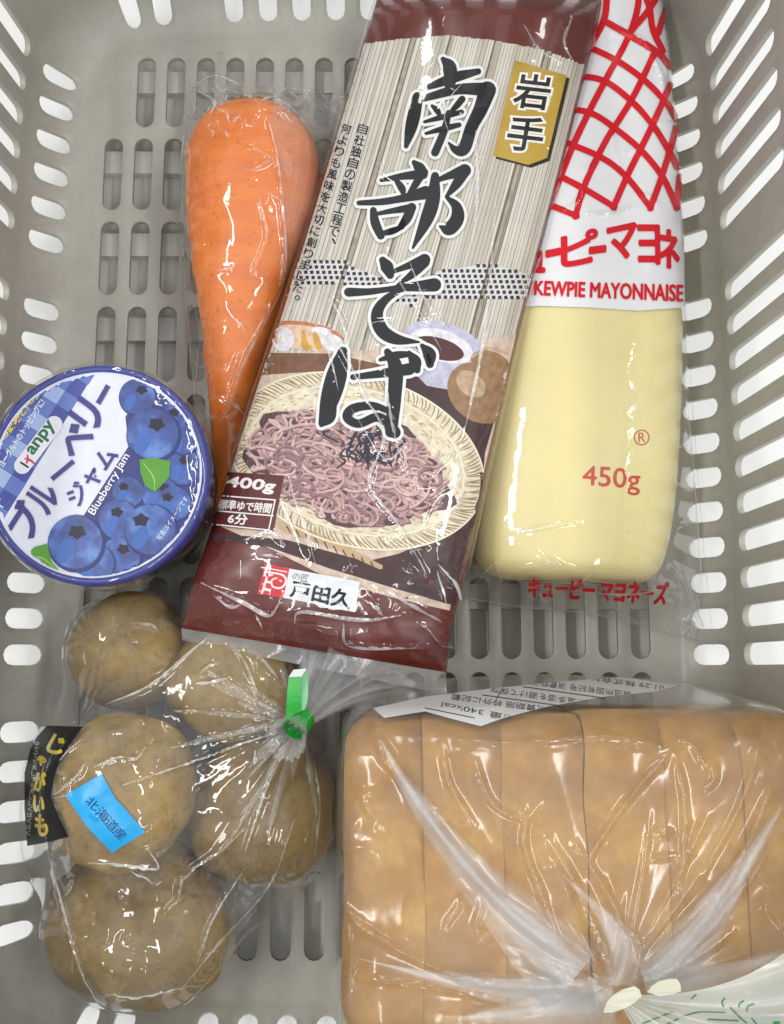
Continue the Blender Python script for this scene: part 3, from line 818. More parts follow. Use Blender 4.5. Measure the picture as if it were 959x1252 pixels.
# serving picture: table, bowls, tray, cooked noodles
q4 = from_crop(220, 380, 2.283)
table = [pk_px(0, .555), pk_px(0.25, .535), pk_px(.6, .54), pk_px(.985, .51), pk_px(.985, .70), pk_px(.975, .925), pk_px(.75, .91), pk_px(.5, .885), pk_px(.25, .84), pk_px(.0, .80)]
decal('picture_ground_print', [poly2(table)], T_pack, photo_ink(206, 184, 168), pack, 5, 4.5)
dark = [q4([(600, 190), (905, 150), (890, 260), (850, 400), (840, 560), (800, 640), (770, 815), (600, 770), (560, 700), (700, 640), (760, 480), (700, 300)]), q4([(90, 620), (300, 640), (520, 700), (770, 640), (800, 640), (762, 822), (600, 775), (420, 720), (250, 660), (95, 640)])]
decal('picture_shadow_print', [poly2(d) for d in dark], T_pack, photo_ink(70, 48, 50), pack, 6, 4.5)
decal('plate_print', [ellipse2(*q4([(345, 70)])[0], 50, 17, 8), ], T_pack, photo_ink(196, 120, 84), pack, 7, 8)
decal('plate_print', [ellipse2(*q4([(345, 76)])[0], 45, 15, 8)], T_pack, photo_ink(222, 190, 160), pack, 8, 8)
decal('garnish_print', [ellipse2(*q4([(290, 80)])[0], 13, 15, 0), ellipse2(*q4([(425, 90)])[0], 16, 10, 20), ellipse2(*q4([(395, 60)])[0], 12, 6, 10)], T_pack, photo_ink(228, 226, 232), pack, 9, 8)
decal('garnish_print', [stroke2(q4([(345, 60), (352, 100), (368, 105)]), [4, 9, 4]), stroke2(q4([(378, 66), (388, 100)]), [6, 9])], T_pack, photo_ink(206, 156, 70), pack, 10, 8)
decal('napkin_print', [poly2(q4([(225, 150), (250, 118), (420, 120), (560, 150), (540, 190), (380, 170), (230, 180)]))], T_pack, photo_ink(120, 84, 62), pack, 7, 8)
decal('bowl_print', [ellipse2(*q4([(735, 100)])[0], 52, 29, 18), poly2(q4([(612, 100), (850, 150), (860, 190), (800, 230), (690, 210), (630, 150)]))], T_pack, photo_ink(190, 188, 208), pack, 7, 8)
decal('bowl_print', [ellipse2(*q4([(730, 98)])[0], 40, 19, 18)], T_pack, photo_ink(226, 222, 232), pack, 8, 8)
decal('sauce_print', [ellipse2(*q4([(722, 106)])[0], 32, 13, 16)], T_pack, ink(82, 46, 44), pack, 9, 8)
decal('teapot_print', [ellipse2(*q4([(835, 230)])[0], 42, 34, 40), ellipse2(*q4([(865, 145)])[0], 24, 14, 15)], T_pack, photo_ink(150, 116, 84), pack, 9, 8)
decal('teapot_print', [ellipse2(*q4([(812, 205)])[0], 20, 14, 40), stroke2(q4([(815, 130), (860, 105), (912, 120)]), [3, 4, 3])], T_pack, photo_ink(188, 160, 130), pack, 10, 8)
# woven tray
TC = q4([(495, 420)])[0]
def tray_pt(a, k, rot=16):
    x, y = 158*k*math.cos(a), 104*k*math.sin(a); c, s_ = math.cos(R(rot)), math.sin(R(rot)); return (TC[0]+c*x-s_*y, TC[1]+s_*x+c*y)
ptray = [tray_pt(2*math.pi*k/48, 1) for k in range(48)]
lim = np.array([pk_px(0.004, v) for v in np.linspace(.55, .86, 12)]+[pk_px(0.985, v) for v in np.linspace(.90, .55, 12)])
inl = lambda x, y: bool(in_poly(np.array([x]), np.array([y]), lim)[0])
decal('woven_tray_print', [poly2(ptray)], T_pack, photo_ink(222, 211, 186), pack, 11, 7, clip=inl)
wv = []; wv2 = []
for k in range(150):
    a = 2*math.pi*k/150; t = rd.uniform(0.02, 0.06)
    wv.append(stroke2([tray_pt(a, 0.99), tray_pt(a+t, 0.93), tray_pt(a+t*1.8, 0.86)], [1.0, 1.6, 0.4], 3, False))
for k in range(520):
    a = rd.uniform(0, 2*math.pi); kk = rd.uniform(0.42, 0.86)**0.8
    wv2.append(stroke2([tray_pt(a, kk), tray_pt(a+0.03, kk+0.01), tray_pt(a+0.06, kk)], [0.5, 1.6, 0.5], 3, False))
decal('rim_weave_print', wv, T_pack, ink(150, 128, 98), pack, 12, 8, clip=inl)
decal('tray_weave_print', wv2, T_pack, ink(182, 166, 136), pack, 12, 8, clip=inl)
ring = [stroke2([tray_pt(a0+j*0.1, kk) for j in range(8)], 2.2, 3, False) for kk in (0.84, 0.995) for a0 in np.arange(0, 6.28, 0.7)]
decal('rim_band_print', ring, T_pack, ink(232, 224, 202), pack, 13, 8, clip=inl)
# cooked noodle heap
NCx, NCy = q4([(470, 440)])[0]
def heap(x, y, rot=14): c, s_ = math.cos(R(rot)), math.sin(R(rot)); return (NCx+c*x-s_*y, NCy+s_*x+c*y)
hp = []
for k in range(44):
    a = 2*math.pi*k/44; r_ = 1+0.07*math.sin(5*a+1)+0.05*math.sin(9*a); hp.append(heap(126*r_*math.cos(a), 66*r_*math.sin(a)))
decal('noodle_heap_print', [poly2(hp)], T_pack, ink(92, 66, 72), pack, 14, 7, clip=inl)
strands = [[], [], [], []]
for k in range(300):
    a = rd.uniform(0, 6.28); r_ = math.sqrt(rd.random())*0.93; x, y = 122*r_*math.cos(a), 62*r_*math.sin(a); d = rd.uniform(0, 6.28); cv = rd.choice([-1, 1])*rd.uniform(0.12, 0.55); pts = []
    for j in range(rd.randint(7, 14)):
        pts.append(heap(x, y)); st = rd.uniform(5, 9); nx2, ny2 = x+st*math.cos(d), y+st*0.62*math.sin(d)
        if (nx2/126)**2+(ny2/66)**2 > 1: d += 2.2; nx2, ny2 = x+st*math.cos(d), y+st*0.62*math.sin(d)
        x, y = nx2, ny2; d += cv+rd.gauss(0, 0.12)
    kk_ = rd.choice([0, 0, 1, 1, 2, 3]); strands[kk_].append((stroke2([(x_+.5, y_+.9) for x_, y_ in pts], 3.5, 3), stroke2(pts, 3.3, 3), stroke2([(x_-.4, y_-.7) for x_, y_ in pts], 1.0, 3)))
for k, c in enumerate(((168, 134, 134), (186, 150, 146), (200, 168, 162), (142, 108, 114))):
    for half in (0, 1):
        g = strands[k][half::2]
        for jj, (cc_, ly) in enumerate((((112, 84, 90), 15), (c, 15.33), (tuple(min(255, v_+18) for v_ in c), 15.66))):
            decal('noodle_print', [x_[jj] for x_ in g], T_pack, photo_ink(*cc_), pack, ly+k+half*4, 9, clip=inl)
nori = [stroke2([(x0, y0), (x0+rd.uniform(-9, 9), y0+rd.uniform(4, 10)), (x0+rd.uniform(-12, 12), y0+rd.uniform(8, 20))], [1.5, 3, 1.5], 3) for x0, y0 in [(rd.gauss(447, 20), rd.gauss(540, 12)) for _ in range(46)]]
decal('seaweed_print', nori, T_pack, ink(46, 46, 62), pack, 24, 9)
tw = [stroke2(q4([(290, 600), (400, 640), (560, 715)]), [12, 10, 6], 5)]
decal('tray_foot_print', tw, T_pack, ink(190, 164, 128), pack, 12, 8)
decal('tray_foot_print', [stroke2(q4([(300+i*26, 603+i*11), (310+i*26, 622+i*11)]), [2, 1], 2) for i in range(10)], T_pack, ink(96, 70, 56), pack, 13, 8)
# lower maroon sweep above the seal
# net weight box
nb = q4([(140, 452), (293, 462), (262, 618), (94, 602), (112, 520)])
decal('weight_panel', [poly2(nb)], T_pack, ink(92, 40, 36), pack, 24, 8)
wt = fat_text('400g', [*q4([(142, 464), (272, 478), (260, 514), (132, 500)])], 0.8)
wt += [stroke2(q4([(112, 518), (268, 530)]), 1.6), stroke2(q4([(102, 560), (262, 574)]), 1.6), stroke2(q4([(95, 598), (252, 614)]), 1.6), stroke2(q4([(268, 530), (250, 614)]), 1.6), stroke2(q4([(112, 518), (95, 598)]), 1.6)]
wt += fat_text('標準ゆで時間', q4([(118, 528), (260, 540), (253, 567), (111, 555)]), 0.3)+fat_text('6分', q4([(142, 568), (194, 572), (188, 600), (137, 595)]), 0.5)
decal('weight_lettering', wt, T_pack, ink(235, 230, 228), pack, 25, 8)
# maker's badge
bd_ = q4([(238, 705), (503, 757), (490, 838), (218, 787)])
decal('badge_panel', [poly2(bd_)], T_pack, ink(222, 226, 230), pack, 24, 8)
decal('badge_square', [poly2(q4([(238, 705), (308, 719), (290, 801), (218, 787)]))], T_pack, ink(205, 52, 60), pack, 25, 8)
decal('badge_swirl', [stroke2(q4([(240, 728), (285, 736), (298, 752), (286, 772), (262, 770), (258, 752), (272, 746)]), [2.2, 2.4, 2.4, 2.4, 2.2, 2, 1.6], 5), stroke2(q4([(244, 744), (232, 786)]), 2.6), stroke2(q4([(230, 716), (300, 728)]), 1.4)], T_pack, ink(240, 225, 225), pack, 26, 6)
decal('badge_lettering', fat_text('戸田久', q4([(318, 752), (482, 782), (474, 830), (308, 796)]), 0.8), T_pack, ink(30, 34, 44), pack, 25, 8)
decal('badge_small_lettering', [text2('の匠', q4([(318, 730), (362, 738), (358, 758), (314, 750)]), 0.01)], T_pack, ink(120, 124, 130), pack, 25, 8)
decal('caption_lettering', [text2('調理例', q4([(640, 760), (708, 776), (704, 796), (636, 780)]), 0.0)], T_pack, ink(60, 40, 44), pack, 24, 8)
# gold region label
q3 = from_crop(400, 0, 2.664)
gold = q3([(612, 197), (780, 246), (716, 515), (655, 538), (540, 508)]); gs = [(x+3.5, y+3.5) for x, y in gold]
decal('gold_label_shadow', [poly2(gs)], T_pack, ink(36, 28, 22), pack, 5, 8)
decal('gold_label', [poly2(gold)], T_pack, varied('gold_print', lin(184, 150, 48), 0.35, 0.10, 60), pack, 6, 8)
iw = [('岩', q3([(622, 236), (738, 250), (716, 362), (600, 350)])), ('手', q3([(598, 372), (716, 388), (694, 500), (580, 488)]))]
decal('region_lettering_edge', [text2(c, qd, 0.018, 0.075) for c, qd in iw], T_pack, ink(238, 236, 230), pack, 7, 8)
decal('region_lettering', [text2(c, qd, 0.018) for c, qd in iw], T_pack, ink(26, 26, 30), pack, 8, 8)
# small side text, two columns read downwards
def column(s, p0, p1, size):
    out = []; p0 = np.array(p0); p1 = np.array(p1); d = (p1-p0)/max(1, len(s)-1); dn = d/np.linalg.norm(d); rt = np.array([-dn[1], dn[0]])*-1
    for i, ch in enumerate(s):
        c = p0+d*i; k = size/2*(0.55 if ch in '、。' else 1); c = c+(rt*size*0.25-dn*size*0.2 if ch in '、。' else 0)
        out.append((ch, [c-rt*k-dn*k, c+rt*k-dn*k, c+rt*k+dn*k, c-rt*k+dn*k]))
    return out
cols_t = column('自社独自の製造工程で、', (444, 158), (405, 297), 12.5)+column('何よりも風味を大切に創りました。', (424, 158), (361, 366), 11.5)
decal('side_lettering_edge', [text2(c, qd, 0.0, 0.05) for c, qd in cols_t], T_pack, ink(226, 224, 220), pack, 6, 9)
decal('side_lettering', [x for c, qd in cols_t for x in fat_text(c, qd, 0.25)], T_pack, ink(36, 34, 38), pack, 8, 9)
# brush title, each stroke laid down as the brush moved
def br(cv, pts, ws): k = 2.664 if cv is q3 else 2.283; return (cv(pts), [w_/k for w_ in ws])
title = [
 br(q3, [(378, 198), (398, 222), (402, 262), (396, 300)], [16, 44, 40, 26]), br(q3, [(308, 298), (360, 278), (420, 256), (492, 238)], [10, 26, 34, 20]),
 br(q3, [(296, 322), (284, 380), (272, 430), (258, 482)], [34, 42, 36, 14]), br(q3, [(284, 336), (350, 316), (430, 296), (512, 296)], [16, 26, 34, 44]),
 br(q3, [(522, 298), (500, 360), (470, 420), (446, 490), (418, 492), (396, 470)], [56, 46, 40, 40, 26, 6]),
 br(q3, [(342, 350), (358, 364), (368, 382)], [10, 20, 12]), br(q3, [(440, 328), (420, 352), (398, 374)], [22, 20, 8]),
 br(q3, [(318, 402), (370, 388), (438, 370)], [10, 18, 16]), br(q3, [(322, 440), (380, 424), (430, 412)], [10, 20, 16]), br(q3, [(396, 372), (382, 430), (352, 502)], [18, 24, 26]),
 br(q3, [(284, 534), (300, 550), (318, 566)], [16, 34, 24]), br(q3, [(178, 592), (240, 580), (312, 572)], [12, 22, 34]), br(q3, [(226, 592), (244, 618), (250, 640)], [16, 24, 12]), br(q3, [(304, 580), (284, 612), (262, 640)], [26, 22, 8]),
 br(q3, [(106, 666), (180, 662), (250, 650), (322, 632)], [16, 22, 26, 44]), br(q3, [(152, 690), (158, 730), (176, 772)], [22, 30, 26]), br(q3, [(160, 702), (210, 692), (270, 682)], [12, 18, 26]), br(q3, [(276, 680), (258, 720), (228, 756)], [30, 30, 12]), br(q3, [(176, 766), (210, 758), (246, 744)], [14, 22, 14]),
 br(q3, [(352, 578), (346, 650), (324, 720), (280, 812)], [26, 44, 42, 8]), br(q3, [(350, 596), (390, 580), (448, 560)], [14, 22, 42]), br(q3, [(446, 566), (420, 606), (388, 646)], [36, 30, 10]), br(q3, [(388, 646), (420, 676), (424, 716), (396, 752), (368, 742)], [10, 32, 44, 40, 8]),
 br(q3, [(182, 852), (196, 874), (206, 900)], [24, 42, 26]), br(q3, [(202, 894), (260, 872), (318, 850)], [12, 22, 38]), br(q3, [(318, 858), (280, 896), (226, 936)], [34, 26, 8]), br(q3, [(72, 956), (140, 954), (220, 944), (350, 932)], [30, 22, 20, 44]),
 br(q3, [(262, 938), (196, 976), (164, 1024), (178, 1078), (224, 1108), (300, 1118)], [12, 26, 38, 44, 36, 6]),
 br(q4, [(456, 116), (440, 180), (420, 250), (398, 316)], [26, 56, 52, 20]), br(q4, [(396, 322), (420, 300), (436, 262)], [12, 30, 8]),
 br(q4, [(484, 188), (550, 180), (640, 166)], [16, 22, 34]), br(q4, [(580, 118), (602, 160), (600, 240), (590, 340)], [20, 40, 38, 34]),
 br(q4, [(596, 288), (540, 268), (484, 276), (468, 300), (500, 318), (556, 300), (600, 342)], [14, 22, 26, 26, 24, 26, 34]), br(q4, [(560, 140), (600, 128), (640, 124)], [10, 22, 16]),
 br(q4, [(640, 120), (656, 144), (662, 168)], [12, 34, 20]), br(q4, [(676, 100), (696, 124), (698, 152)], [12, 36, 22])]
decal('title_edge', [stroke2(p_, [w_+7.5 for w_ in w2], 6) for p_, w2 in title], T_pack, ink(232, 232, 230), pack, 26, 7)
decal('title_brush_stroke', [stroke2(p_, w2, 6) for p_, w2 in title], T_pack, ink(24, 25, 29), pack, 30, 7)
# crimped clear seals
m_seal = film_mat('seal_film', 0.30, 0.12, crinkle=0.4, cscale=220)
V = []
for j in range(7):
    t = j/6
    for i in range(80):
        s_ = i/79; a = np.array(pk_pt(1.0, math.pi*(1-1e-4)))*(1-s_)+np.array(pk_pt(1.0, 1e-4))*s_
        V.append(a+np.array([0.0, -0.009*t*(0.55+0.45*s_), -0.0025*t+0.0006*math.sin(s_*55+t*3)*t+0.0003*math.sin(t*38)]))
mk('end_seal', V, grid_faces(80, 7), m_seal, pack)

# ================================================================== PRINT ON THE JAM LID
q7 = from_crop(0, 420, 3.552)
JLR = 0.0415
def on_lid(x, y):
    p = atz(x, y, 0.0757); return (p.x-jc[0])**2+(p.y-jc[1])**2 < JLR**2
def lid(name, pieces, col, layer, L=6): return decal(name, pieces, T_jam, ink(*col) if not hasattr(col, 'name') else col, jlid, layer, L, clip=on_lid, unit=0.000012, step=0.0000004)
A = np.array([0, 790.0]); B = np.array([440, 92.0]); d = (B-A)/np.linalg.norm(B-A); nn = np.array([d[1], -d[0]])
gA = [A-d*400, B+d*300, B+d*300+nn*620, A-d*400+nn*620]
lid('gingham_print', [poly2(q7([tuple(p) for p in gA]))], (66, 76, 158), 1, 5)
g1 = []; g2 = []
for i in range(-6, 16):
    for j in range(0, 9):
        o = A+d*(i*72)+nn*(j*72)
        cell = q7([tuple(o), tuple(o+d*70), tuple(o+d*70+nn*70), tuple(o+nn*70)])
        if i % 2 == 0 and j % 2 == 1: g2.append(poly2(cell))
        elif (i+j) % 2 == 0: g1.append(poly2(cell))
lid('gingham_square_print', g1, (96, 118, 190), 2, 5); lid('gingham_square_print', g2, (158, 180, 222), 2, 5)
navy = q7([(365, 745), (395, 775), (330, 1120), (1000, 1000), (1000, 200), (740, 140), (660, 130), (545, 320), (560, 445)])
lid('navy_field_print', [poly2(navy)], (52, 58, 122), 1, 5)
lid('white_field_print', [poly2(q7([(430, 100), (560, 95), (660, 130), (590, 150), (545, 320), (560, 440), (365, 745), (200, 800), (215, 900), (20, 900), (0, 790)]))], (222, 225, 238), 3, 5)
m_berry, nt, b = newmat('berry_print')
n1 = tex_noise(nt, 110, 3); r1 = ramp(nt, n1.outputs['Fac'], [(0.3, lin(24, 42, 104)), (0.5, lin(40, 72, 152)), (0.74, lin(88, 134, 204))])
nt.links.new(r1.outputs['Color'], b.inputs['Base Color']); b.inputs['Roughness'].default_value = 0.35
berries = [(600, 235, 84), (780, 330, 78), (800, 540, 84), (560, 650, 72), (700, 660, 84), (520, 770, 92), (760, 700, 80), (530, 930, 92), (420, 960, 88), (800, 430, 60), (670, 400, 120), (660, 815, 118), (335, 870, 126)]
lay = 4
for (x, y, r_) in berries:
    c = q7([(x, y)])[0]; rr = r_/3.552
    lid('berry_edge_print', [ellipse2(*c, rr, rr*1.0)], (34, 50, 112), lay)
    lid('berry_print', [ellipse2(c[0]-rr*0.05, c[1]-rr*0.06, rr*0.93, rr*0.92)], m_berry, lay+1)
    lid('berry_bloom_print', [ellipse2(c[0]-rr*0.40, c[1]+rr*0.24, rr*0.26, rr*0.46, 25)], (62, 102, 178), lay+2)
    st = []
    for k in range(10):
        a = R(36*k+20+x*3); q_ = rr*(0.34 if k % 2 == 0 else 0.24); st.append((c[0]-rr*0.30*math.cos(x)-rr*.1+q_*math.cos(a), c[1]-rr*0.40+q_*0.8*math.sin(a)))
    if r_ > 70: lid('berry_crown_print', [poly2(st)], (28, 26, 48), lay+3)
    lay += 3
lf = [[(608, 505), (672, 498), (742, 512), (738, 580), (676, 646), (632, 618), (612, 560)], [(98, 945), (150, 885), (206, 870), (228, 950), (262, 988), (200, 998), (150, 1000)]]
for p in lf: lid('leaf_print', [poly2(q7(p))], (84, 150, 40), lay+3)
for vn in ([(625, 520), (668, 580), (674, 638)], [(108, 946), (180, 930), (250, 985)]): lid('leaf_vein_print', [stroke2(q7(vn), [.8, 1.6, .6])], (150, 200, 90), lay+4)
T0 = lay+5
NAVY = (58, 52, 128)
for ch, p0, p1, h in [('ブ', (72, 828), (150, 706), 150), ('ル', (158, 716), (220, 622), 140), ('ー', (228, 590), (322, 512), 22), ('ベ', (288, 480), (372, 368), 120), ('リ', (352, 352), (412, 270), 150), ('ー', (428, 262), (472, 184), 24)]:
    lid('jam_name_lettering', [text2(ch, q7(line_quad(p0, p1, h)), 0.035)], NAVY, T0)
lid('jam_name_lettering', [text2('ジャム', q7(line_quad((312, 692), (490, 462), 92)), 0.025)], NAVY, T0)
lid('english_name_lettering', [text2('Blueberry Jam', q7(line_quad((402, 742), (556, 484), 44)), 0.01)], (236, 238, 246), T0)
pill = []
pa, pb = np.array([100, 532.0]), np.array([238, 352.0]); dd = (pb-pa)/np.linalg.norm(pb-pa); a0 = math.atan2(dd[1], dd[0])
for k in range(13): a = a0-math.pi/2+math.pi*k/12; pill.append(tuple(pb+36*np.array([math.cos(a), math.sin(a)])))
for k in range(13): a = a0+math.pi/2+math.pi*k/12; pill.append(tuple(pa+36*np.array([math.cos(a), math.sin(a)])))
lid('logo_panel', [poly2(q7(pill))], (228, 231, 240), T0)
lid('logo_lettering', [text2('anpy', q7(line_quad((138, 482), (236, 346), 58)), 0.03)], (24, 104, 64), T0+1)
lid('logo_initial', [stroke2(q7([(94, 518), (124, 538)]), 2.6)], (40, 44, 60), T0+1)
lid('logo_initial', [stroke2(q7([(112, 502), (134, 508), (154, 524)]), [2, 3, 2]), stroke2(q7([(118, 520), (124, 506), (122, 486)]), [2, 3, 2])], (206, 48, 56), T0+2)
lid('claim_lettering', [text2('ーの酸味と風味', q7(line_quad((-14, 446), (164, 216), 36)), 0.02)], (236, 214, 60), T0)
lid('claim_lettering', [text2('ヨーグルトのトッピングに!', q7(line_quad((6, 532), (188, 248), 34)), 0.02)], (236, 238, 246), T0)
lid('note_lettering', [text2('写真はイメージです', q7(line_quad((690, 852), (812, 668), 26)), 0.0)], (226, 230, 242), T0)
# ================================================================== CLEAR FILMS
def ridged(x, y, seed, p=5): return (1-np.abs(2*vnoise(x, y, seed)-1))**p
rc = random.Random(11)
def streak_strips(creases, tree, mat, parent, wd=(0.8, 2.2), name='crease_streak', n_max=400):
    """flat pale film strips along a crease, its bright streak put into their colour"""
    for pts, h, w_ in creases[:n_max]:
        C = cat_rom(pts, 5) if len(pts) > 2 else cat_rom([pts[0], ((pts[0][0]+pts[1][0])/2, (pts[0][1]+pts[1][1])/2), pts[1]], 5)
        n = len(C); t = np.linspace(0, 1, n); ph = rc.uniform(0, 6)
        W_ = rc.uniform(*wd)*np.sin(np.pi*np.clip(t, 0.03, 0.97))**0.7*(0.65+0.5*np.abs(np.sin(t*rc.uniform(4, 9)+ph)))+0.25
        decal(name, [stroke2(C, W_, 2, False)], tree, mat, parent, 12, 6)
m_pstreak = film_mat('gather_streak', 0.16, 0.1, f0=0.05, crinkle=0.5, cscale=160, hazevar=0.7, hazecol=(0.9, 0.9, 0.9))  # wider pale strips paint soft light streaks running out from the tie
m_streak = film_mat('crease_streak', 0.42, 0.08, f0=0.10, crinkle=0.6, cscale=260, hazevar=0.8, hazecol=(0.9, 0.9, 0.9))  # whitish strips paint the bright streaks of light along film creases
def wpoly(pts, z): return [tuple(atz(x, y, z))[:2] for x, y in pts]
def edge_tube(pts, z, rad, name, mat, parent):
    P = np.array([tuple(atz(x, y, z)) for x, y in cat_rom(pts, 8)]); V, Fc = tube(P, rad, 5); return mk(name, V, Fc, mat, parent)

# ---------------- clear overwrap of the noodle packet
m_wrap = film_mat('packet_overwrap', 0.006, 0.045, f0=0.045, crinkle=0.22, cscale=90)
NU2, NV2 = 170, 420
aa = np.linspace(math.pi*0.985, math.pi*0.015, NU2); vv = np.linspace(0.002, 0.992, NV2)
W = np.array([pk_pt(v, a, 0.0014) for v in np.linspace(0.002, 0.992, 90) for a in aa]).reshape(90, NU2, 3)
ix = np.linspace(0, 89, NV2); i0 = np.clip(ix.astype(int), 0, 88); tt = (ix-i0)[:, None, None]
W = (W[i0]*(1-tt)+W[i0+1]*tt).reshape(-1, 3)
q = proj(W); vq = np.repeat(vv, NU2)
pc = [([(350, 362), (378, 357), (404, 368), (420, 398), (428, 440), (440, 482)], .0012, 2.4), ([(366, 384), (392, 404), (405, 440), (414, 478)], .0010, 2.2), ([(474, 306), (492, 350), (520, 392), (540, 430)], .0010, 2.0), ([(500, 318), (520, 366), (552, 408)], .0008, 1.8),
      ([(606, 250), (600, 330), (590, 420), (574, 500), (556, 566)], .0010, 2.0), ([(582, 160), (584, 230), (578, 300)], .0007, 1.8), ([(446, 400), (440, 470), (470, 530), (452, 590), (486, 640), (520, 700)], .0012, 2.2), ([(352, 578), (360, 610), (372, 640), (386, 690)], .0020, 6.0),
      ([(430, 500), (470, 560), (500, 540)], .0010, 2.4), ([(470, 450), (480, 520), (500, 590)], .001, 2.2), ([(400, 400), (430, 450), (455, 500)], .0011, 2.2), ([(246, 712), (300, 738), (330, 752), (346, 726)], .0014, 2.4), ([(360, 762), (370, 748), (440, 758), (490, 752)], .0014, 2.4), ([(262, 728), (282, 742), (296, 738)], .0010, 2.0),
      ([(420, 760), (430, 790), (520, 792)], .0012, 2.2), ([(470, 720), (500, 738), (540, 760)], .0012, 2.2), ([(536, 690), (560, 720), (566, 770)], .0012, 2.0), ([(300, 660), (330, 650), (350, 668)], .001, 2.2), ([(640, 30), (660, 60), (690, 80)], .001, 2.4), ([(700, 20), (690, 50), (700, 75)], .001, 2.4)]
pc += rand_creases(16, (260, 640, 540, 790), rc, (14, 50), (.0005, .0012), (1.6, 2.6), 0.35, 0.5)
pc += rand_creases(14, (400, 60, 690, 380), rc, (20, 70), (.0002, .0005), (1.6, 2.6), 1.9, 0.25)
pc += rand_creases(16, (330, 380, 590, 620), rc, (20, 70), (.0003, .0008), (1.6, 2.4), 1.5, 0.5)
dz = crease_height(q, pc)+0.0005*np.clip((vq-0.8)/0.1, 0, 1)*ridged(q[:, 0]/26, q[:, 1]/16, 31, 3)+0.0007*fbm(q[:, 0]/90, q[:, 1]/140, 8, 2)*0.6
W[:, 2] += np.clip(dz, -0.0006, 1)
Fw = [f[::-1] for f in grid_faces(NU2, NV2)]; wrapo = mk('clear_overwrap', W, Fw, m_wrap, pack); T_wr = bvh((W, Fw))
streak_strips(pc[:20], T_wr, m_streak, wrapo, (1.0, 2.6)); streak_strips(pc[20:42:2], T_wr, m_streak, wrapo, (0.6, 1.4))

# ---------------- carrot bag
m_cbag = film_mat('carrot_bag_film', 0.035, 0.045, f0=0.055, crinkle=0.4, cscale=120, hazevar=0.7)
co = wpoly([(228, 112), (262, 92), (300, 104), (380, 110), (428, 118), (432, 180), (424, 300), (396, 420), (350, 560), (318, 660), (256, 668), (244, 560), (232, 430), (221, 300), (219, 180)], 0.006)
ccr = [([(296, 186), (312, 182), (330, 194), (312, 206), (296, 208)], .0012, 2.0), ([(316, 240), (322, 262), (326, 290), (316, 318), (306, 338)], .0012, 3.0), ([(329, 148), (340, 200), (346, 260), (349, 312), (344, 352), (332, 376)], .0014, 2.0), ([(346, 350), (318, 404), (300, 440), (282, 492), (270, 516)], .0014, 2.4), ([(292, 430), (284, 458), (276, 476)], .0012, 2.2),
       ([(262, 100), (272, 112), (280, 108), (276, 124)], .0014, 1.8), ([(240, 110), (262, 124), (258, 140)], .0012, 1.8), ([(228, 150), (222, 200)], .001, 2.0), ([(270, 488), (288, 496), (298, 506)], .001, 1.6)]
ccr += rand_creases(22, (232, 96, 300, 150), rc, (8, 26), (.0006, .0014), (1.2, 2.0))+rand_creases(10, (225, 150, 250, 500), rc, (20, 60), (.0004, .0010), (1.4, 2.2), 1.5, 0.2)+rand_creases(12, (300, 100, 400, 140), rc, (8, 26), (.0004, .001), (1.4, 2.2))
ccr += rand_creases(16, (245, 180, 380, 520), rc, (10, 40), (.0002, .0006), (1.4, 2.4), 1.6, 0.6)
cbag = thing('carrot_bag', (cl.x, cl.y, 0.004), 'narrow clear plastic bag wrapped tightly round the carrot', 'bag')
V, Fc = film_sheet(co, T_car, 0.005, 0.0005, 0.0022, 0.0008, 420, wr=lambda P, q: crease_height(q, ccr)+0.0006*ridged(q[:, 0]/14, q[:, 1]/26, 4, 3)*np.clip((150-q[:, 1])/40, 0, 1)+0.0002*ridged(q[:, 0]/24, q[:, 1]/40, 5, 3))
cfilm = mk('film', V, Fc, m_cbag, cbag); T_cb = bvh((V, Fc))
streak_strips(ccr[:9], T_cb, m_streak, cfilm, (1.0, 2.4)); streak_strips(ccr[9:58:2], T_cb, m_streak, cfilm, (0.6, 1.3))
m_flap = film_mat('carrot_bag_overlap', 0.15, 0.09, f0=0.05, crinkle=0.3, cscale=120, hazevar=0.25, hazecol=(0.80, 0.78, 0.78))
decal('overlap_flap', [poly2([(329, 146), (340, 200), (346, 260), (349, 312), (343, 352), (372, 300), (398, 210), (420, 140), (420, 118), (340, 112)])], T_cb, m_flap, cbag, 4, 6)
edge_tube([(219, 180), (222, 300), (233, 430), (245, 560)], 0.006, 0.0004, 'side_seam', m_flap, cbag)
edge_tube([(228, 112), (262, 92), (300, 104), (380, 110)], 0.006, 0.0005, 'end_seam', m_flap, cbag)

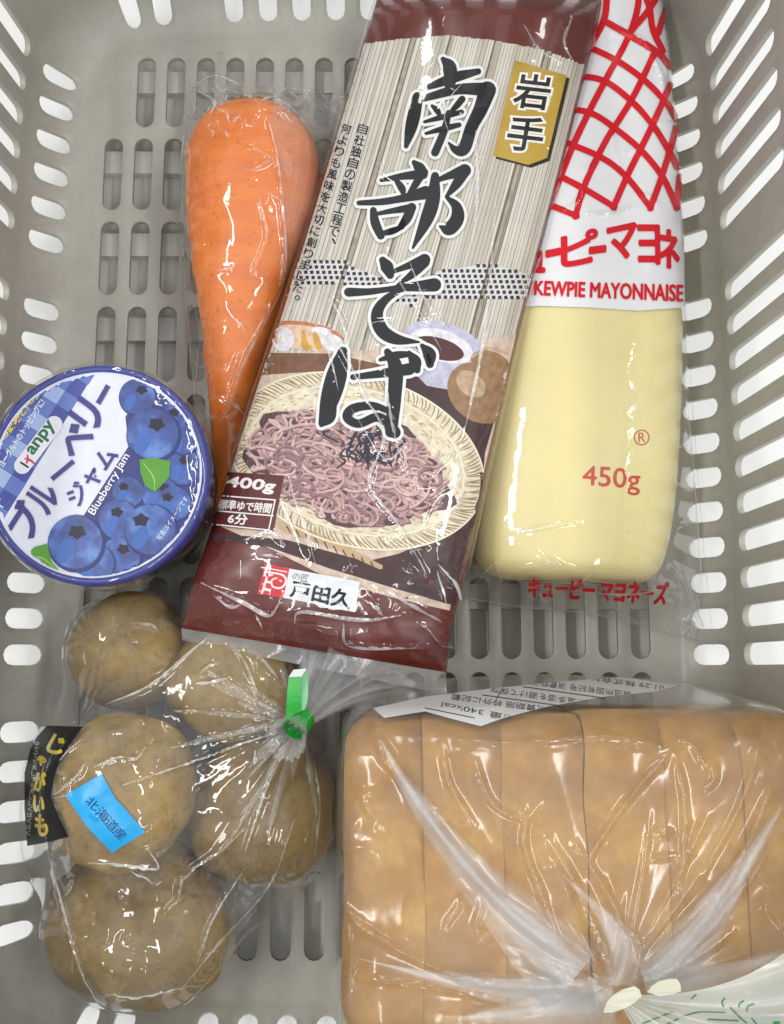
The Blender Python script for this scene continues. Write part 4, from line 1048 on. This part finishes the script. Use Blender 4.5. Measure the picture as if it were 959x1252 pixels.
# ---------------- mayonnaise bag with its printed upper half
m_mbag = film_mat('mayo_bag_film', 0.085, 0.045, f0=0.05, crinkle=0.3, cscale=100, hazevar=0.7)
mo = wpoly([(562, 730), (640, 742), (720, 750), (800, 768), (874, 788), (868, 740), (858, 640), (850, 540), (842, 430), (838, 330), (834, 240), (826, 140), (816, 50), (806, -70), (728, -70), (700, 60), (650, 240), (610, 400), (578, 560)], 0.005)
mcr = [([(632, 652), (660, 646), (690, 640), (710, 638)], .0010, 2.6), ([(628, 700), (648, 694), (676, 690), (700, 702)], .0014, 2.6), ([(662, 674), (684, 690), (706, 702)], .0014, 2.6), ([(586, 710), (604, 690), (614, 712)], .0014, 2.0), ([(640, 716), (700, 722), (770, 726), (806, 720)], .0012, 2.4), ([(566, 736), (640, 744), (720, 752), (810, 772), (868, 786)], .0010, 2.4),
       ([(838, 480), (846, 560), (852, 640), (858, 720)], .0014, 2.4), ([(836, 700), (850, 740), (866, 780)], .0014, 2.2), ([(820, 690), (840, 720), (858, 780)], .0012, 2.2), ([(660, 722), (670, 746)], .0012, 2), ([(740, 730), (770, 756), (800, 764)], .0012, 2), ([(826, 590), (842, 600), (850, 592)], .0010, 1.8), ([(824, 540), (838, 548), (846, 536)], .0010, 1.8),
       ([(690, 258), (704, 250), (712, 236), (706, 226)], .0010, 2.2), ([(712, 262), (740, 262), (776, 252)], .0010, 2.6), ([(790, 60), (806, 90), (814, 130)], .0014, 3), ([(740, 30), (790, 56), (800, 90)], .0012, 3)]
mcr += rand_creases(18, (820, 460, 866, 770), rc, (10, 34), (.0005, .0014), (1.4, 2.2))+rand_creases(16, (600, 706, 850, 770), rc, (12, 40), (.0005, .0013), (1.4, 2.4), 0.2, 0.4)+rand_creases(6, (700, 0, 810, 240), rc, (20, 60), (.0004, .0012), (2, 3))
mbag = thing('mayonnaise_bag', (ml.x, ml.y, 0.004), 'clear bag around the mayonnaise with a red net pattern printed on white', 'bag')
V, Fc = film_sheet(mo, T_may, 0.004, 0.0007, 0.0022, 0.0008, 420, wr=lambda P, q: crease_height(q, mcr)+0.00015*ridged(q[:, 0]/30, q[:, 1]/40, 14, 3))
mfilm = mk('film', V, Fc, m_mbag, mbag); T_mb = bvh((V, Fc))
streak_strips(mcr[:17], T_mb, m_streak, mfilm, (0.9, 2.4)); streak_strips(mcr[17:52:2], T_mb, m_streak, mfilm, (0.6, 1.3))
m_white = varied('bag_white_print', lin(226, 225, 228), 0.22, 0.03, 40)
wz = [(720, -40), (812, -40), (820, 60), (830, 150), (836, 260), (837, 376), (780, 380), (720, 376), (660, 374), (610, 378), (630, 300), (660, 200), (690, 90)]
decal('white_print_panel', [poly2(wz)], T_mb, m_white, mfilm, 3, 4)
q5 = from_crop(560, 0, 2.4034)
RED = ink(206, 34, 44, 0.25)
netl = [[(530, -60), (560, 20), (572, 90), (600, 152)], [(430, 62), (500, 104), (580, 152), (622, 196)], [(380, 136), (470, 182), (545, 236), (608, 300), (640, 350)], [(340, 222), (430, 240), (510, 300), (572, 370), (622, 452), (642, 492)],
        [(310, 318), (395, 336), (470, 386), (540, 446), (600, 522), (642, 612)], [(280, 405), (420, 464), (495, 522), (566, 612)], [(260, 498), (370, 556), (460, 610)], [(240, 590), (350, 636)],
        [(600, -40), (560, 30), (500, 104)], [(440, -10), (430, 62), (384, 150), (340, 240)], [(640, -30), (606, 40), (586, 100)], [(508, -60), (530, 0), (505, 100), (440, 226), (385, 332), (330, 452), (268, 612)], [(580, 152), (510, 294), (430, 424), (370, 552), (345, 638)], [(622, 250), (570, 370), (500, 512), (456, 612)], [(640, 376), (600, 512), (564, 614)], [(650, 520), (640, 612)]]
for pl in netl: decal('net_line_print', [stroke2(q5(pl), 7.6, 8)], T_mb, RED, mfilm, 14, 3.5)
nm = [('ュ', box_quad(213, 742, 254, 800, 0.0)), ('ー', [(262, 740), (300, 732), (300, 748), (262, 756)]), ('ピ', [(306, 694), (408, 674), (408, 768), (306, 786)]), ('ー', [(388, 730), (432, 724), (432, 740), (388, 746)]), ('マ', [(440, 674), (522, 656), (522, 754), (440, 768)]), ('ヨ', [(528, 664), (588, 664), (590, 776), (532, 776)]), ('ネ', [(588, 674), (646, 682), (646, 792), (590, 782)])]
for ch, qd in nm: decal('name_lettering', fat_text(ch, q5(qd), 1.7), T_mb, RED, mfilm, 14, 4)
decal('english_name_lettering', fat_text('KEWPIE MAYONNAISE', [(655, 344), (834, 349), (834, 369), (654, 361)], 0.7), T_mb, RED, mfilm, 14, 4)
decal('weight_lettering', fat_text('450g', [(713, 569), (783, 574), (782, 606), (712, 600)], 0.4), T_may, ink(204, 58, 34), mayo, 3, 6)
rg = np.linspace(0, 2*math.pi, 25)
decal('registered_mark', [stroke2([(784.6+9*math.cos(a), 535+9*math.sin(a)) for a in rg], 1.4, 1, False), text2('R', [(780.6, 529), (788.8, 529), (789.6, 541), (780.6, 541)], 0.0)], T_may, ink(204, 58, 34), mayo, 3, 6)
decal('foot_lettering', fat_text('キューピー マヨネーズ', [(648, 706), (818, 712), (814, 739), (646, 729)], 1.2), T_mb, RED, mfilm, 2, 6)
edge_tube([(562, 730), (640, 742), (720, 750), (800, 768), (874, 788)], 0.005, 0.0005, 'end_seam', m_flap, mbag)
edge_tube([(874, 788), (868, 740), (858, 640), (850, 540), (842, 430)], 0.005, 0.0003, 'side_seam', m_flap, mbag)

# ---------------- potato bag
m_pbag = film_mat('potato_bag_film', 0.085, 0.045, f0=0.05, crinkle=0.35, cscale=110, hazevar=0.7)
TZ = 0.074; tie = np.array(atz(366, 884, TZ))
po = wpoly([(62, 868), (40, 905), (28, 950), (27, 1040), (45, 1090), (75, 1160), (100, 1220), (150, 1240), (215, 1225), (270, 1180), (330, 1120), (380, 1080), (412, 1035), (420, 960), (412, 890), (416, 830), (396, 770), (310, 738), (210, 722), (120, 742), (84, 790), (72, 830)], 0.006)
pcr = [([(116, 938), (130, 932), (146, 926), (166, 928), (178, 914)], .0014, 2.4), ([(68, 972), (84, 958), (96, 946), (104, 934)], .0014, 2.2), ([(108, 1054), (150, 1058), (192, 1062), (180, 1036)], .0014, 2.2), ([(222, 1078), (240, 1060), (270, 1040), (300, 1012)], .0014, 2.2), ([(218, 1100), (222, 1078), (234, 1066)], .0014, 2.2), ([(100, 905), (84, 918), (74, 930)], .001, 2),
       ([(240, 836), (260, 834), (284, 828)], .0012, 2.4), ([(286, 790), (300, 812), (310, 836), (322, 870)], .0012, 2.0), ([(308, 792), (324, 810), (340, 830)], .0012, 2.0), ([(160, 762), (184, 764), (192, 770)], .0012, 2.2), ([(150, 960), (240, 930), (300, 908), (350, 892)], .0012, 2.2), ([(130, 862), (180, 840), (230, 800), (260, 775)], .0010, 2.0),
       ([(360, 1000), (330, 1080), (270, 1150), (220, 1210)], .0012, 2.2), ([(300, 1060), (262, 1120), (240, 1180)], .0012, 2.0), ([(60, 1040), (72, 1090), (96, 1180), (120, 1225)], .0014, 2.2), ([(130, 1215), (170, 1220), (230, 1205)], .0014, 2.2), ([(340, 930), (320, 980), (300, 1040)], .0012, 2), ([(380, 920), (390, 980), (384, 1050)], .0012, 2)]
for k in range(20):
    a = rc.uniform(1.2, 4.9); r0 = rc.uniform(8, 24); r1 = r0+rc.uniform(40, 170); w_ = rc.gauss(0, 0.05)
    pcr.append(([(366+math.cos(a+w_*t)*r, 884+math.sin(a+w_*t)*r) for t, r in ((0, r0), (.5, (r0+r1)/2), (1, r1))], rc.uniform(.0006, .0016), rc.uniform(1.2, 2.2)))
pcr += rand_creases(40, (60, 760, 400, 1200), rc, (8, 34), (.0004, .0012), (1.2, 2.2))+rand_creases(16, (30, 1050, 280, 1230), rc, (12, 50), (.0005, .0012), (1.4, 2.2), 1.0, 0.5)
def pwr(P, q):
    dx, dy = q[:, 0]-366, q[:, 1]-884; r_ = np.hypot(dx, dy); th = np.arctan2(dy, dx)
    return crease_height(q, pcr)+0.0016*ridged(th*9, r_/300, 71, 4)*np.exp(-r_/70)+0.0008*ridged(th*16+3, r_/400, 72, 4)*np.exp(-r_/120)+0.00015*ridged(q[:, 0]/30, q[:, 1]/30, 73, 3)
pb = atz(200, 960, 0)
pbag = thing('potato_bag', (pb.x, pb.y, 0.004), 'clear plastic bag of potatoes gathered and tied with green tape', 'bag')
V, Fc = film_sheet(po, T_pot, 0.005, 0.0008, 0.0024, 0.0009, 500, peaks=[(tie[0], tie[1], TZ, 0.004)], wr=pwr)
pfilm = mk('film', V, Fc, m_pbag, pbag); T_pb = bvh((V, Fc))
streak_strips(pcr[:18], T_pb, m_streak, pfilm, (1.0, 2.4)); streak_strips(pcr[18:38], T_pb, m_pstreak, pfilm, (3.0, 10.0)); streak_strips(pcr[38::4], T_pb, m_streak, pfilm, (0.6, 1.4))
edge_tube([(40, 905), (28, 950), (27, 1040), (45, 1090), (75, 1160), (100, 1220), (150, 1240), (215, 1225)], 0.005, 0.0005, 'end_seam', m_flap, pbag)
# neck fanning out beyond the tape
m_neck = film_mat('gathered_film', 0.22, 0.08, f0=0.07, crinkle=0.5, cscale=160, hazevar=0.6)
ndir = np.array(atz(430, 800, 0.044))-tie; side = np.cross(ndir, (0, 0, 1)); side /= np.linalg.norm(side); upv = np.cross(side, ndir); upv /= np.linalg.norm(upv)
V = []; NA, NL = 120, 22
for j in range(NL):
    t = j/(NL-1)*1.22-0.22; rad = 0.0042+0.0165*max(0, t)**1.25+0.03*max(0, -t)
    for i in range(NA):
        a = 2*math.pi*i/NA; rr = 1+(0.10+0.12*t)*math.sin(a*11+3*math.sin(a*2)+t*1.5)+0.08*math.sin(a*19+1)
        V.append(tie+ndir*t*1.08+side*rad*rr*math.cos(a)*(0.8+0.45*t)+upv*rad*rr*math.sin(a)*(1-0.55*t))
mk('neck', V, grid_faces(NA, NL, True), m_neck, pbag)
m_tape = varied('green_tape', (0.005, 0.36, 0.03, 1), 0.25, 0.12, 200)
dn = ndir/np.linalg.norm(ndir); V = []
for j in range(6):
    for i in range(40):
        a = 2*math.pi*i/40; rr = 0.0047*(1+0.05*math.sin(3*a+j*.4)); V.append(tie+dn*(-0.0040+0.0080*j/5)+side*rr*math.cos(a)+upv*rr*math.sin(a))
tape = mk('tape_band', V, grid_faces(40, 6, True), m_tape, pbag)
tq = from_crop(200, 740, 3.425)
def ribbon(ptsL, ptsR, zs, th, name, mat, parent):
    Lq, Rq = cat_rom(ptsL, 5), cat_rom(ptsR, 5); z = np.interp(np.linspace(0, 1, len(Lq)), np.linspace(0, 1, len(zs)), zs); V = []
    for l, r_, zz in zip(Lq, Rq, z):
        p0, p1 = np.array(atz(*l, zz)), np.array(atz(*r_, zz)); V += [p0, p1, p1-np.array([0, 0, th]), p0-np.array([0, 0, th])]
    n = len(Lq); Fc = [f[::-1] for f in grid_faces(4, n, True)]+[(3, 2, 1, 0), tuple(4*(n-1)+k for k in range(4))]
    return mk(name, V, Fc, mat, parent, smooth=False)
ribbon(tq([(512, 480), (516, 400), (524, 302)]), tq([(580, 440), (574, 390), (578, 300)]), [0.079, 0.081, 0.084], 0.0004, 'tape_tail', m_tape, pbag)
ribbon(tq([(524, 301), (545, 270)]), tq([(578, 299), (600, 265)]), [0.0841, 0.085], 0.0004, 'tape_end', ink(206, 218, 212), pbag)
ribbon(tq([(580, 440), (576, 390), (580, 300)]), tq([(592, 438), (606, 380), (602, 268)]), [0.079, 0.0795, 0.081], 0.0004, 'tape_fold', varied('tape_pale_side', lin(120, 190, 140), 0.3), pbag)
# printed label and sticker
lq = from_crop(20, 860, 4.359)
blk = lq([(165, 118), (355, 125), (300, 200), (270, 240), (220, 340), (200, 400), (185, 500), (230, 610), (280, 710), (170, 740), (60, 760), (45, 560), (45, 370), (75, 250), (110, 180)])
decal('black_label_print', [poly2(blk)], T_pb, ink(26, 25, 25, 0.55), pfilm, 2, 5)
yl = [('じ', lq([(205, 165), (266, 192), (236, 282), (158, 252)])), ('ゃ', lq([(118, 276), (162, 288), (156, 336), (110, 322)])), ('が', lq([(100, 362), (158, 370), (154, 470), (92, 462)])), ('い', lq([(98, 492), (150, 498), (148, 580), (92, 574)])), ('も', lq([(104, 592), (168, 596), (168, 704), (108, 704)]))]
for c, qd in yl: decal('yellow_lettering', fat_text(c, qd, 1.1), T_pb, ink(226, 200, 40), pfilm, 4, 5)
sm = column('ゆでても蒸してもおいしくほくほく', lq([(112, 215)])[0], lq([(66, 690)])[0], 6.0)
decal('small_white_lettering', [text2(c, qd, 0.0) for c, qd in sm], T_pb, ink(210, 210, 208), pfilm, 4, 6)
blu = lq([(455, 375), (528, 505), (690, 685), (510, 795), (380, 660), (262, 490)])
V_, T_ = subdiv(*poly2(blu), 4)
decal('blue_sticker', [poly2(blu)], T_pb, varied('sticker_blue', (0.008, 0.34, 0.72, 1), 0.28, 0.08, 60), pfilm, 3, 4)
hk = [('北', lq([(400, 486), (452, 540), (416, 580), (364, 526)])), ('海', lq([(458, 542), (506, 594), (470, 640), (416, 590)])), ('道', lq([(506, 596), (552, 648), (512, 690), (462, 640)])), ('産', lq([(550, 648), (598, 700), (556, 734), (508, 690)]))]
for c, qd in hk: decal('sticker_lettering', [text2(c, qd, 0.0)], T_pb, ink(30, 52, 110), pfilm, 5, 5)

# ---------------- bread bag
m_bbag = film_mat('bread_bag_film', 0.11, 0.16, f0=0.05, fmul=0.6, crinkle=0.5, cscale=60, hazevar=0.45, hazecol=(0.88, 0.86, 0.84))
GZ = 0.137; gat = np.array(atz(748, 1212, GZ))
bo = [(-0.0225, -0.131), (0.148, -0.122), (0.1500, -0.060), (0.1485, -0.010), (0.125, -0.0035), (0.07, -0.0010), (0.03, -0.0025), (-0.004, -0.0060), (-0.019, -0.0140), (-0.0235, -0.03), (-0.0235, -0.08)]
bcr = [([(466, 905), (492, 950), (540, 1020), (610, 1100), (700, 1180)], .0026, 5), ([(458, 890), (470, 930), (500, 960)], .0014, 3), ([(824, 918), (780, 960), (730, 1030), (716, 1060)], .0018, 3), ([(824, 920), (834, 980), (832, 1060), (820, 1120)], .0018, 3), ([(560, 905), (640, 908), (740, 900), (822, 916)], .0016, 3), ([(416, 1080), (440, 1130), (560, 1190), (680, 1215)], .0022, 4),
       ([(650, 980), (640, 1030), (660, 1090), (690, 1170)], .0018, 3), ([(700, 1030), (740, 1090), (760, 1140), (756, 1190)], .0020, 4), ([(955, 930), (910, 1030), (860, 1120), (800, 1190)], .0026, 5), ([(930, 900), (900, 990), (850, 1080)], .0018, 3), ([(959, 1010), (900, 1090), (850, 1150), (800, 1195)], .0024, 4), ([(540, 910), (550, 960), (580, 1010)], .0014, 3), ([(580, 930), (600, 980), (640, 1000), (660, 980)], .0014, 3),
       ([(866, 930), (872, 950), (860, 966)], .0014, 3), ([(440, 960), (450, 990), (470, 1010)], .0012, 3), ([(418, 1100), (430, 1160), (424, 1230)], .0014, 3), ([(735, 1140), (742, 1170), (740, 1200)], .0018, 2.4), ([(770, 1130), (780, 1160), (776, 1200)], .0018, 2.4), ([(800, 1120), (812, 1112), (826, 1120)], .0014, 2.2), ([(420, 1190), (520, 1205), (640, 1225)], .0018, 3)]
for k in range(16):
    a = rc.uniform(math.pi*0.98, math.pi*1.97); r0 = rc.uniform(14, 60); r1 = r0+rc.uniform(50, 190); w_ = rc.gauss(0, 0.09)
    bcr.append(([(748+math.cos(a+w_*t)*r, 1205+math.sin(a+w_*t)*r) for t, r in ((0, r0), (.5, (r0+r1)/2), (1, r1))], rc.uniform(.0008, .0020), rc.uniform(3.0, 6.5)))
bcr += rand_creases(12, (430, 890, 950, 1150), rc, (25, 80), (.0004, .0012), (2.5, 6))
def bwr(P, q):
    dx, dy = q[:, 0]-748, q[:, 1]-1205; r_ = np.hypot(dx, dy); th = np.arctan2(dy, dx)
    return crease_height(q, bcr)+0.0034*ridged(th*4.2, r_/400, 81, 2)*np.exp(-r_/150)+0.0012*ridged(th*9, r_/400, 82, 3)*np.exp(-r_/160)+0.0010*ridged(q[:, 0]/90, q[:, 1]/80, 83, 2)
bbag = thing('bread_bag', (0.06, -0.07, 0.004), 'frosted plastic bread bag with its neck gathered into a tied knot', 'bag')
V, Fc = film_sheet(bo, T_bread, 0.012, 0.0012, 0.0024, 0.0009, 300, peaks=[(gat[0], gat[1], GZ, 0.006)], wr=bwr)
bfilm = mk('film', V, Fc, m_bbag, bbag); T_bb = bvh((V, Fc))
m_fold = film_mat('bread_bag_fold', 0.075, 0.3, f0=0.012, fmul=0.2, crinkle=0.6, cscale=90, hazevar=0.5, hazecol=(0.93, 0.93, 0.93))
folds = [([(465, 905), (500, 965), (560, 1045), (630, 1120), (705, 1192)], [10, 30, 46, 62, 96]), ([(955, 985), (900, 1075), (845, 1150), (792, 1200)], [24, 44, 62, 74]), ([(440, 1172), (540, 1196), (640, 1212), (730, 1220)], [6, 22, 40, 60]), ([(688, 1068), (735, 1120), (756, 1160), (756, 1204)], [10, 28, 40, 56]),
         ([(959, 1165), (880, 1190), (790, 1212)], [40, 38, 56]), ([(560, 1244), (650, 1236), (750, 1222)], [26, 46, 70])]
for fi, (pts, ws) in enumerate(folds):
    C = cat_rom(np.column_stack([pts, ws]), 8); P2, W2 = C[:, :2], C[:, 2]; tt_ = np.linspace(0, 1, len(P2)); fs_ = []
    Tn = np.gradient(P2, axis=0); Tn /= np.linalg.norm(Tn, axis=1)[:, None]; N2 = np.stack([-Tn[:, 1], Tn[:, 0]], 1); nl_ = 12 if fi < 3 else 9
    for k in range(nl_):
        o = rc.uniform(-0.12, 0.12)+0.10*np.sin(tt_*rc.uniform(3, 7)+rc.uniform(0, 6)); sw = 1-k/nl_
        fs_.append(stroke2(P2+N2*(W2*o*sw)[:, None], np.maximum(W2*sw*np.clip(tt_*(1.4+0.25*k), 0, 1)**0.8, 0.4), 1, False))
    decal('gathered_fold', fs_, T_bb, m_fold, bfilm, 5, 6, step=0.00003)
# ingredients label at the end of the loaf
m_lab = varied('paper_label', lin(205, 205, 207), 0.5, 0.03, 40)
decal('ingredients_label', [poly2([(456, 866), (520, 852), (600, 842), (680, 834), (760, 828), (830, 838), (800, 846), (740, 852), (670, 864), (616, 878), (588, 888), (556, 880), (520, 870), (470, 878)])], T_bb, m_lab, bfilm, 2, 5)
lab_poly = np.array([(456, 866), (520, 852), (600, 842), (680, 834), (760, 828), (830, 838), (800, 846), (740, 852), (670, 864), (616, 878), (588, 888), (556, 880), (520, 870), (470, 878)], float)
tl = [('熱量 340kcal', (632, 880), (540, 862), 8), ('消費期限 枠外に記載', (668, 868), (552, 852), 8), ('高温多湿を避けて保存', (716, 860), (600, 843), 8), ('製造所固有記号 消費期限', (772, 850), (650, 834), 8), ('01.29 株式会社', (812, 842), (722, 829), 7)]
decal('label_lettering', [text2(t, line_quad(a, b_, h), 0.0) for t, a, b_, h in tl], T_bb, ink(60, 60, 64), bfilm, 4, 6, clip=lambda x, y: bool(in_poly(np.array([x]), np.array([y]), lab_poly)[0]))
decal('label_rule', [stroke2(p_, 1.2, 3) for p_ in ([(590, 850), (690, 864)], [(640, 840), (740, 854)], [(612, 846), (606, 858)], [(520, 866), (580, 878)])], T_bb, ink(80, 80, 84), bfilm, 4, 6)
# tied neck ruffling out towards the corner, printed green lines
m_ruff = film_mat('bread_bag_neck', 0.62, 0.25, f0=0.05, fmul=0.4, crinkle=0.5, cscale=90, hazevar=0.2, hazecol=(0.86, 0.93, 0.89))
V = []; NA, NL = 110, 26
cdir = np.array(atz(920, 1330, 0.15))-gat; base_a = math.atan2(cdir[1], cdir[0])
for j in range(NL):
    t = j/(NL-1)
    for i in range(NA):
        s_ = i/(NA-1); a = base_a+R(46)*(s_*2-1)*(0.65+0.35*t)+R(4); rr = 0.004+0.062*t
        V.append((gat[0]+rr*math.cos(a), gat[1]+rr*math.sin(a), GZ+0.004+0.012*math.sin(t*2.4)+(0.0006+0.0036*t)*math.sin(s_*34+2*math.sin(s_*9)+t*2)+0.002*t*math.sin(s_*11)))
V = np.array(V); Fr = grid_faces(NA, NL); ruf = mk('neck_ruffle', V, Fr, m_ruff, bbag); T_rf = bvh((V, Fr))
q9 = from_crop(700, 1050, 3.703)
GR = ink(86, 140, 104)
for ln in ([(320, 745), (400, 715), (450, 695)], [(430, 748), (480, 725)], [(500, 714), (580, 694), (690, 696)], [(615, 728), (750, 734)], [(540, 634), (560, 616)], [(716, 672), (760, 720), (790, 745)], [(690, 632), (678, 650), (684, 668)], [(775, 645), (758, 655), (754, 670)], [(820, 658), (795, 668), (790, 688)], [(812, 724), (834, 748)]):
    decal('green_line_print', [stroke2(q9(ln), 2.0, 5)], T_rf, GR, ruf, 3, 5)
decal('green_line_print', [ellipse2(*q9([(925, 745)])[0], 4.5, 2.5)], T_rf, ink(60, 150, 70), ruf, 3, 5)
m_cream = film_mat('cream_tie', 0.8, 0.3, f0=0.04, fmul=0.2, hazevar=0.1, hazecol=(0.84, 0.84, 0.70))
for pl, z in (([(738, 1238), (742, 1226), (750, 1217), (762, 1210), (776, 1206), (782, 1210), (785, 1218), (776, 1226), (764, 1233), (750, 1238)], 0.1475), ([(792, 1213), (797, 1206), (806, 1200), (818, 1197), (828, 1197), (832, 1203), (833, 1212), (822, 1216), (806, 1218)], 0.1480)):
    V2, T2 = poly2(pl); P = [np.array(atz(x, y, z+0.004*math.sin((x-pl[0][0])/30))) for x, y in V2]; n = len(P)
    VV = P+[p_-np.array([0, 0, 0.0006]) for p_ in P]
    mk('paper_tie', VV, [t if True else t for t in T2]+[(t[2]+n, t[1]+n, t[0]+n) for t in T2]+[(i, (i+1) % n, (i+1) % n+n, i+n) for i in range(n)], m_cream, bbag, smooth=False)

# ---------------- shrink film over the jam cup
m_jf = film_mat('jam_shrink_film', 0.012, 0.05, f0=0.05, crinkle=0.25, cscale=70)
V = []; NA, NRr = 260, 44
prr = [(0.0464, 0.062), (0.0464, 0.068), (0.0463, 0.0745), (0.0458, 0.0770), (0.0446, 0.0786), (0.0430, 0.0790)]+[(0.042-0.0419*k/38, 0.0788-0.0004*math.sin(k/38*3.14)) for k in range(38)]
for (r_, z) in prr:
    for k in range(NA): a = 2*math.pi*k/NA; V.append((jc[0]+r_*math.cos(a), jc[1]+r_*math.sin(a), z))
V = np.array(V); q = proj(V)
jcr = [(q7([(330, 72), (420, 80), (500, 90), (560, 112), (540, 96)]), .0010, 2.2), (q7([(180, 130), (260, 112), (420, 128)]), .0006, 1.8), (q7([(690, 255), (760, 265), (800, 285)]), .0009, 2), (q7([(700, 225), (760, 235)]), .0008, 1.8), (q7([(640, 120), (700, 150), (720, 190)]), .0010, 2.4), (q7([(860, 420), (865, 540), (850, 650)]), .0008, 1.8), (q7([(330, 120), (620, 150), (720, 190)]), .0006, 2)]
jcr += [(q7([(835+rc.uniform(-14, 14), y), (862+rc.uniform(-8, 8), y+rc.uniform(-6, 6))]), .0008, 1.2) for y in range(320, 720, 22)]
V[:, 2] += crease_height(q, jcr)+0.0002*fbm(q[:, 0]/40, q[:, 1]/40, 91, 2)
mk('shrink_film', V, grid_faces(NA, len(prr), True), m_jf, jam)
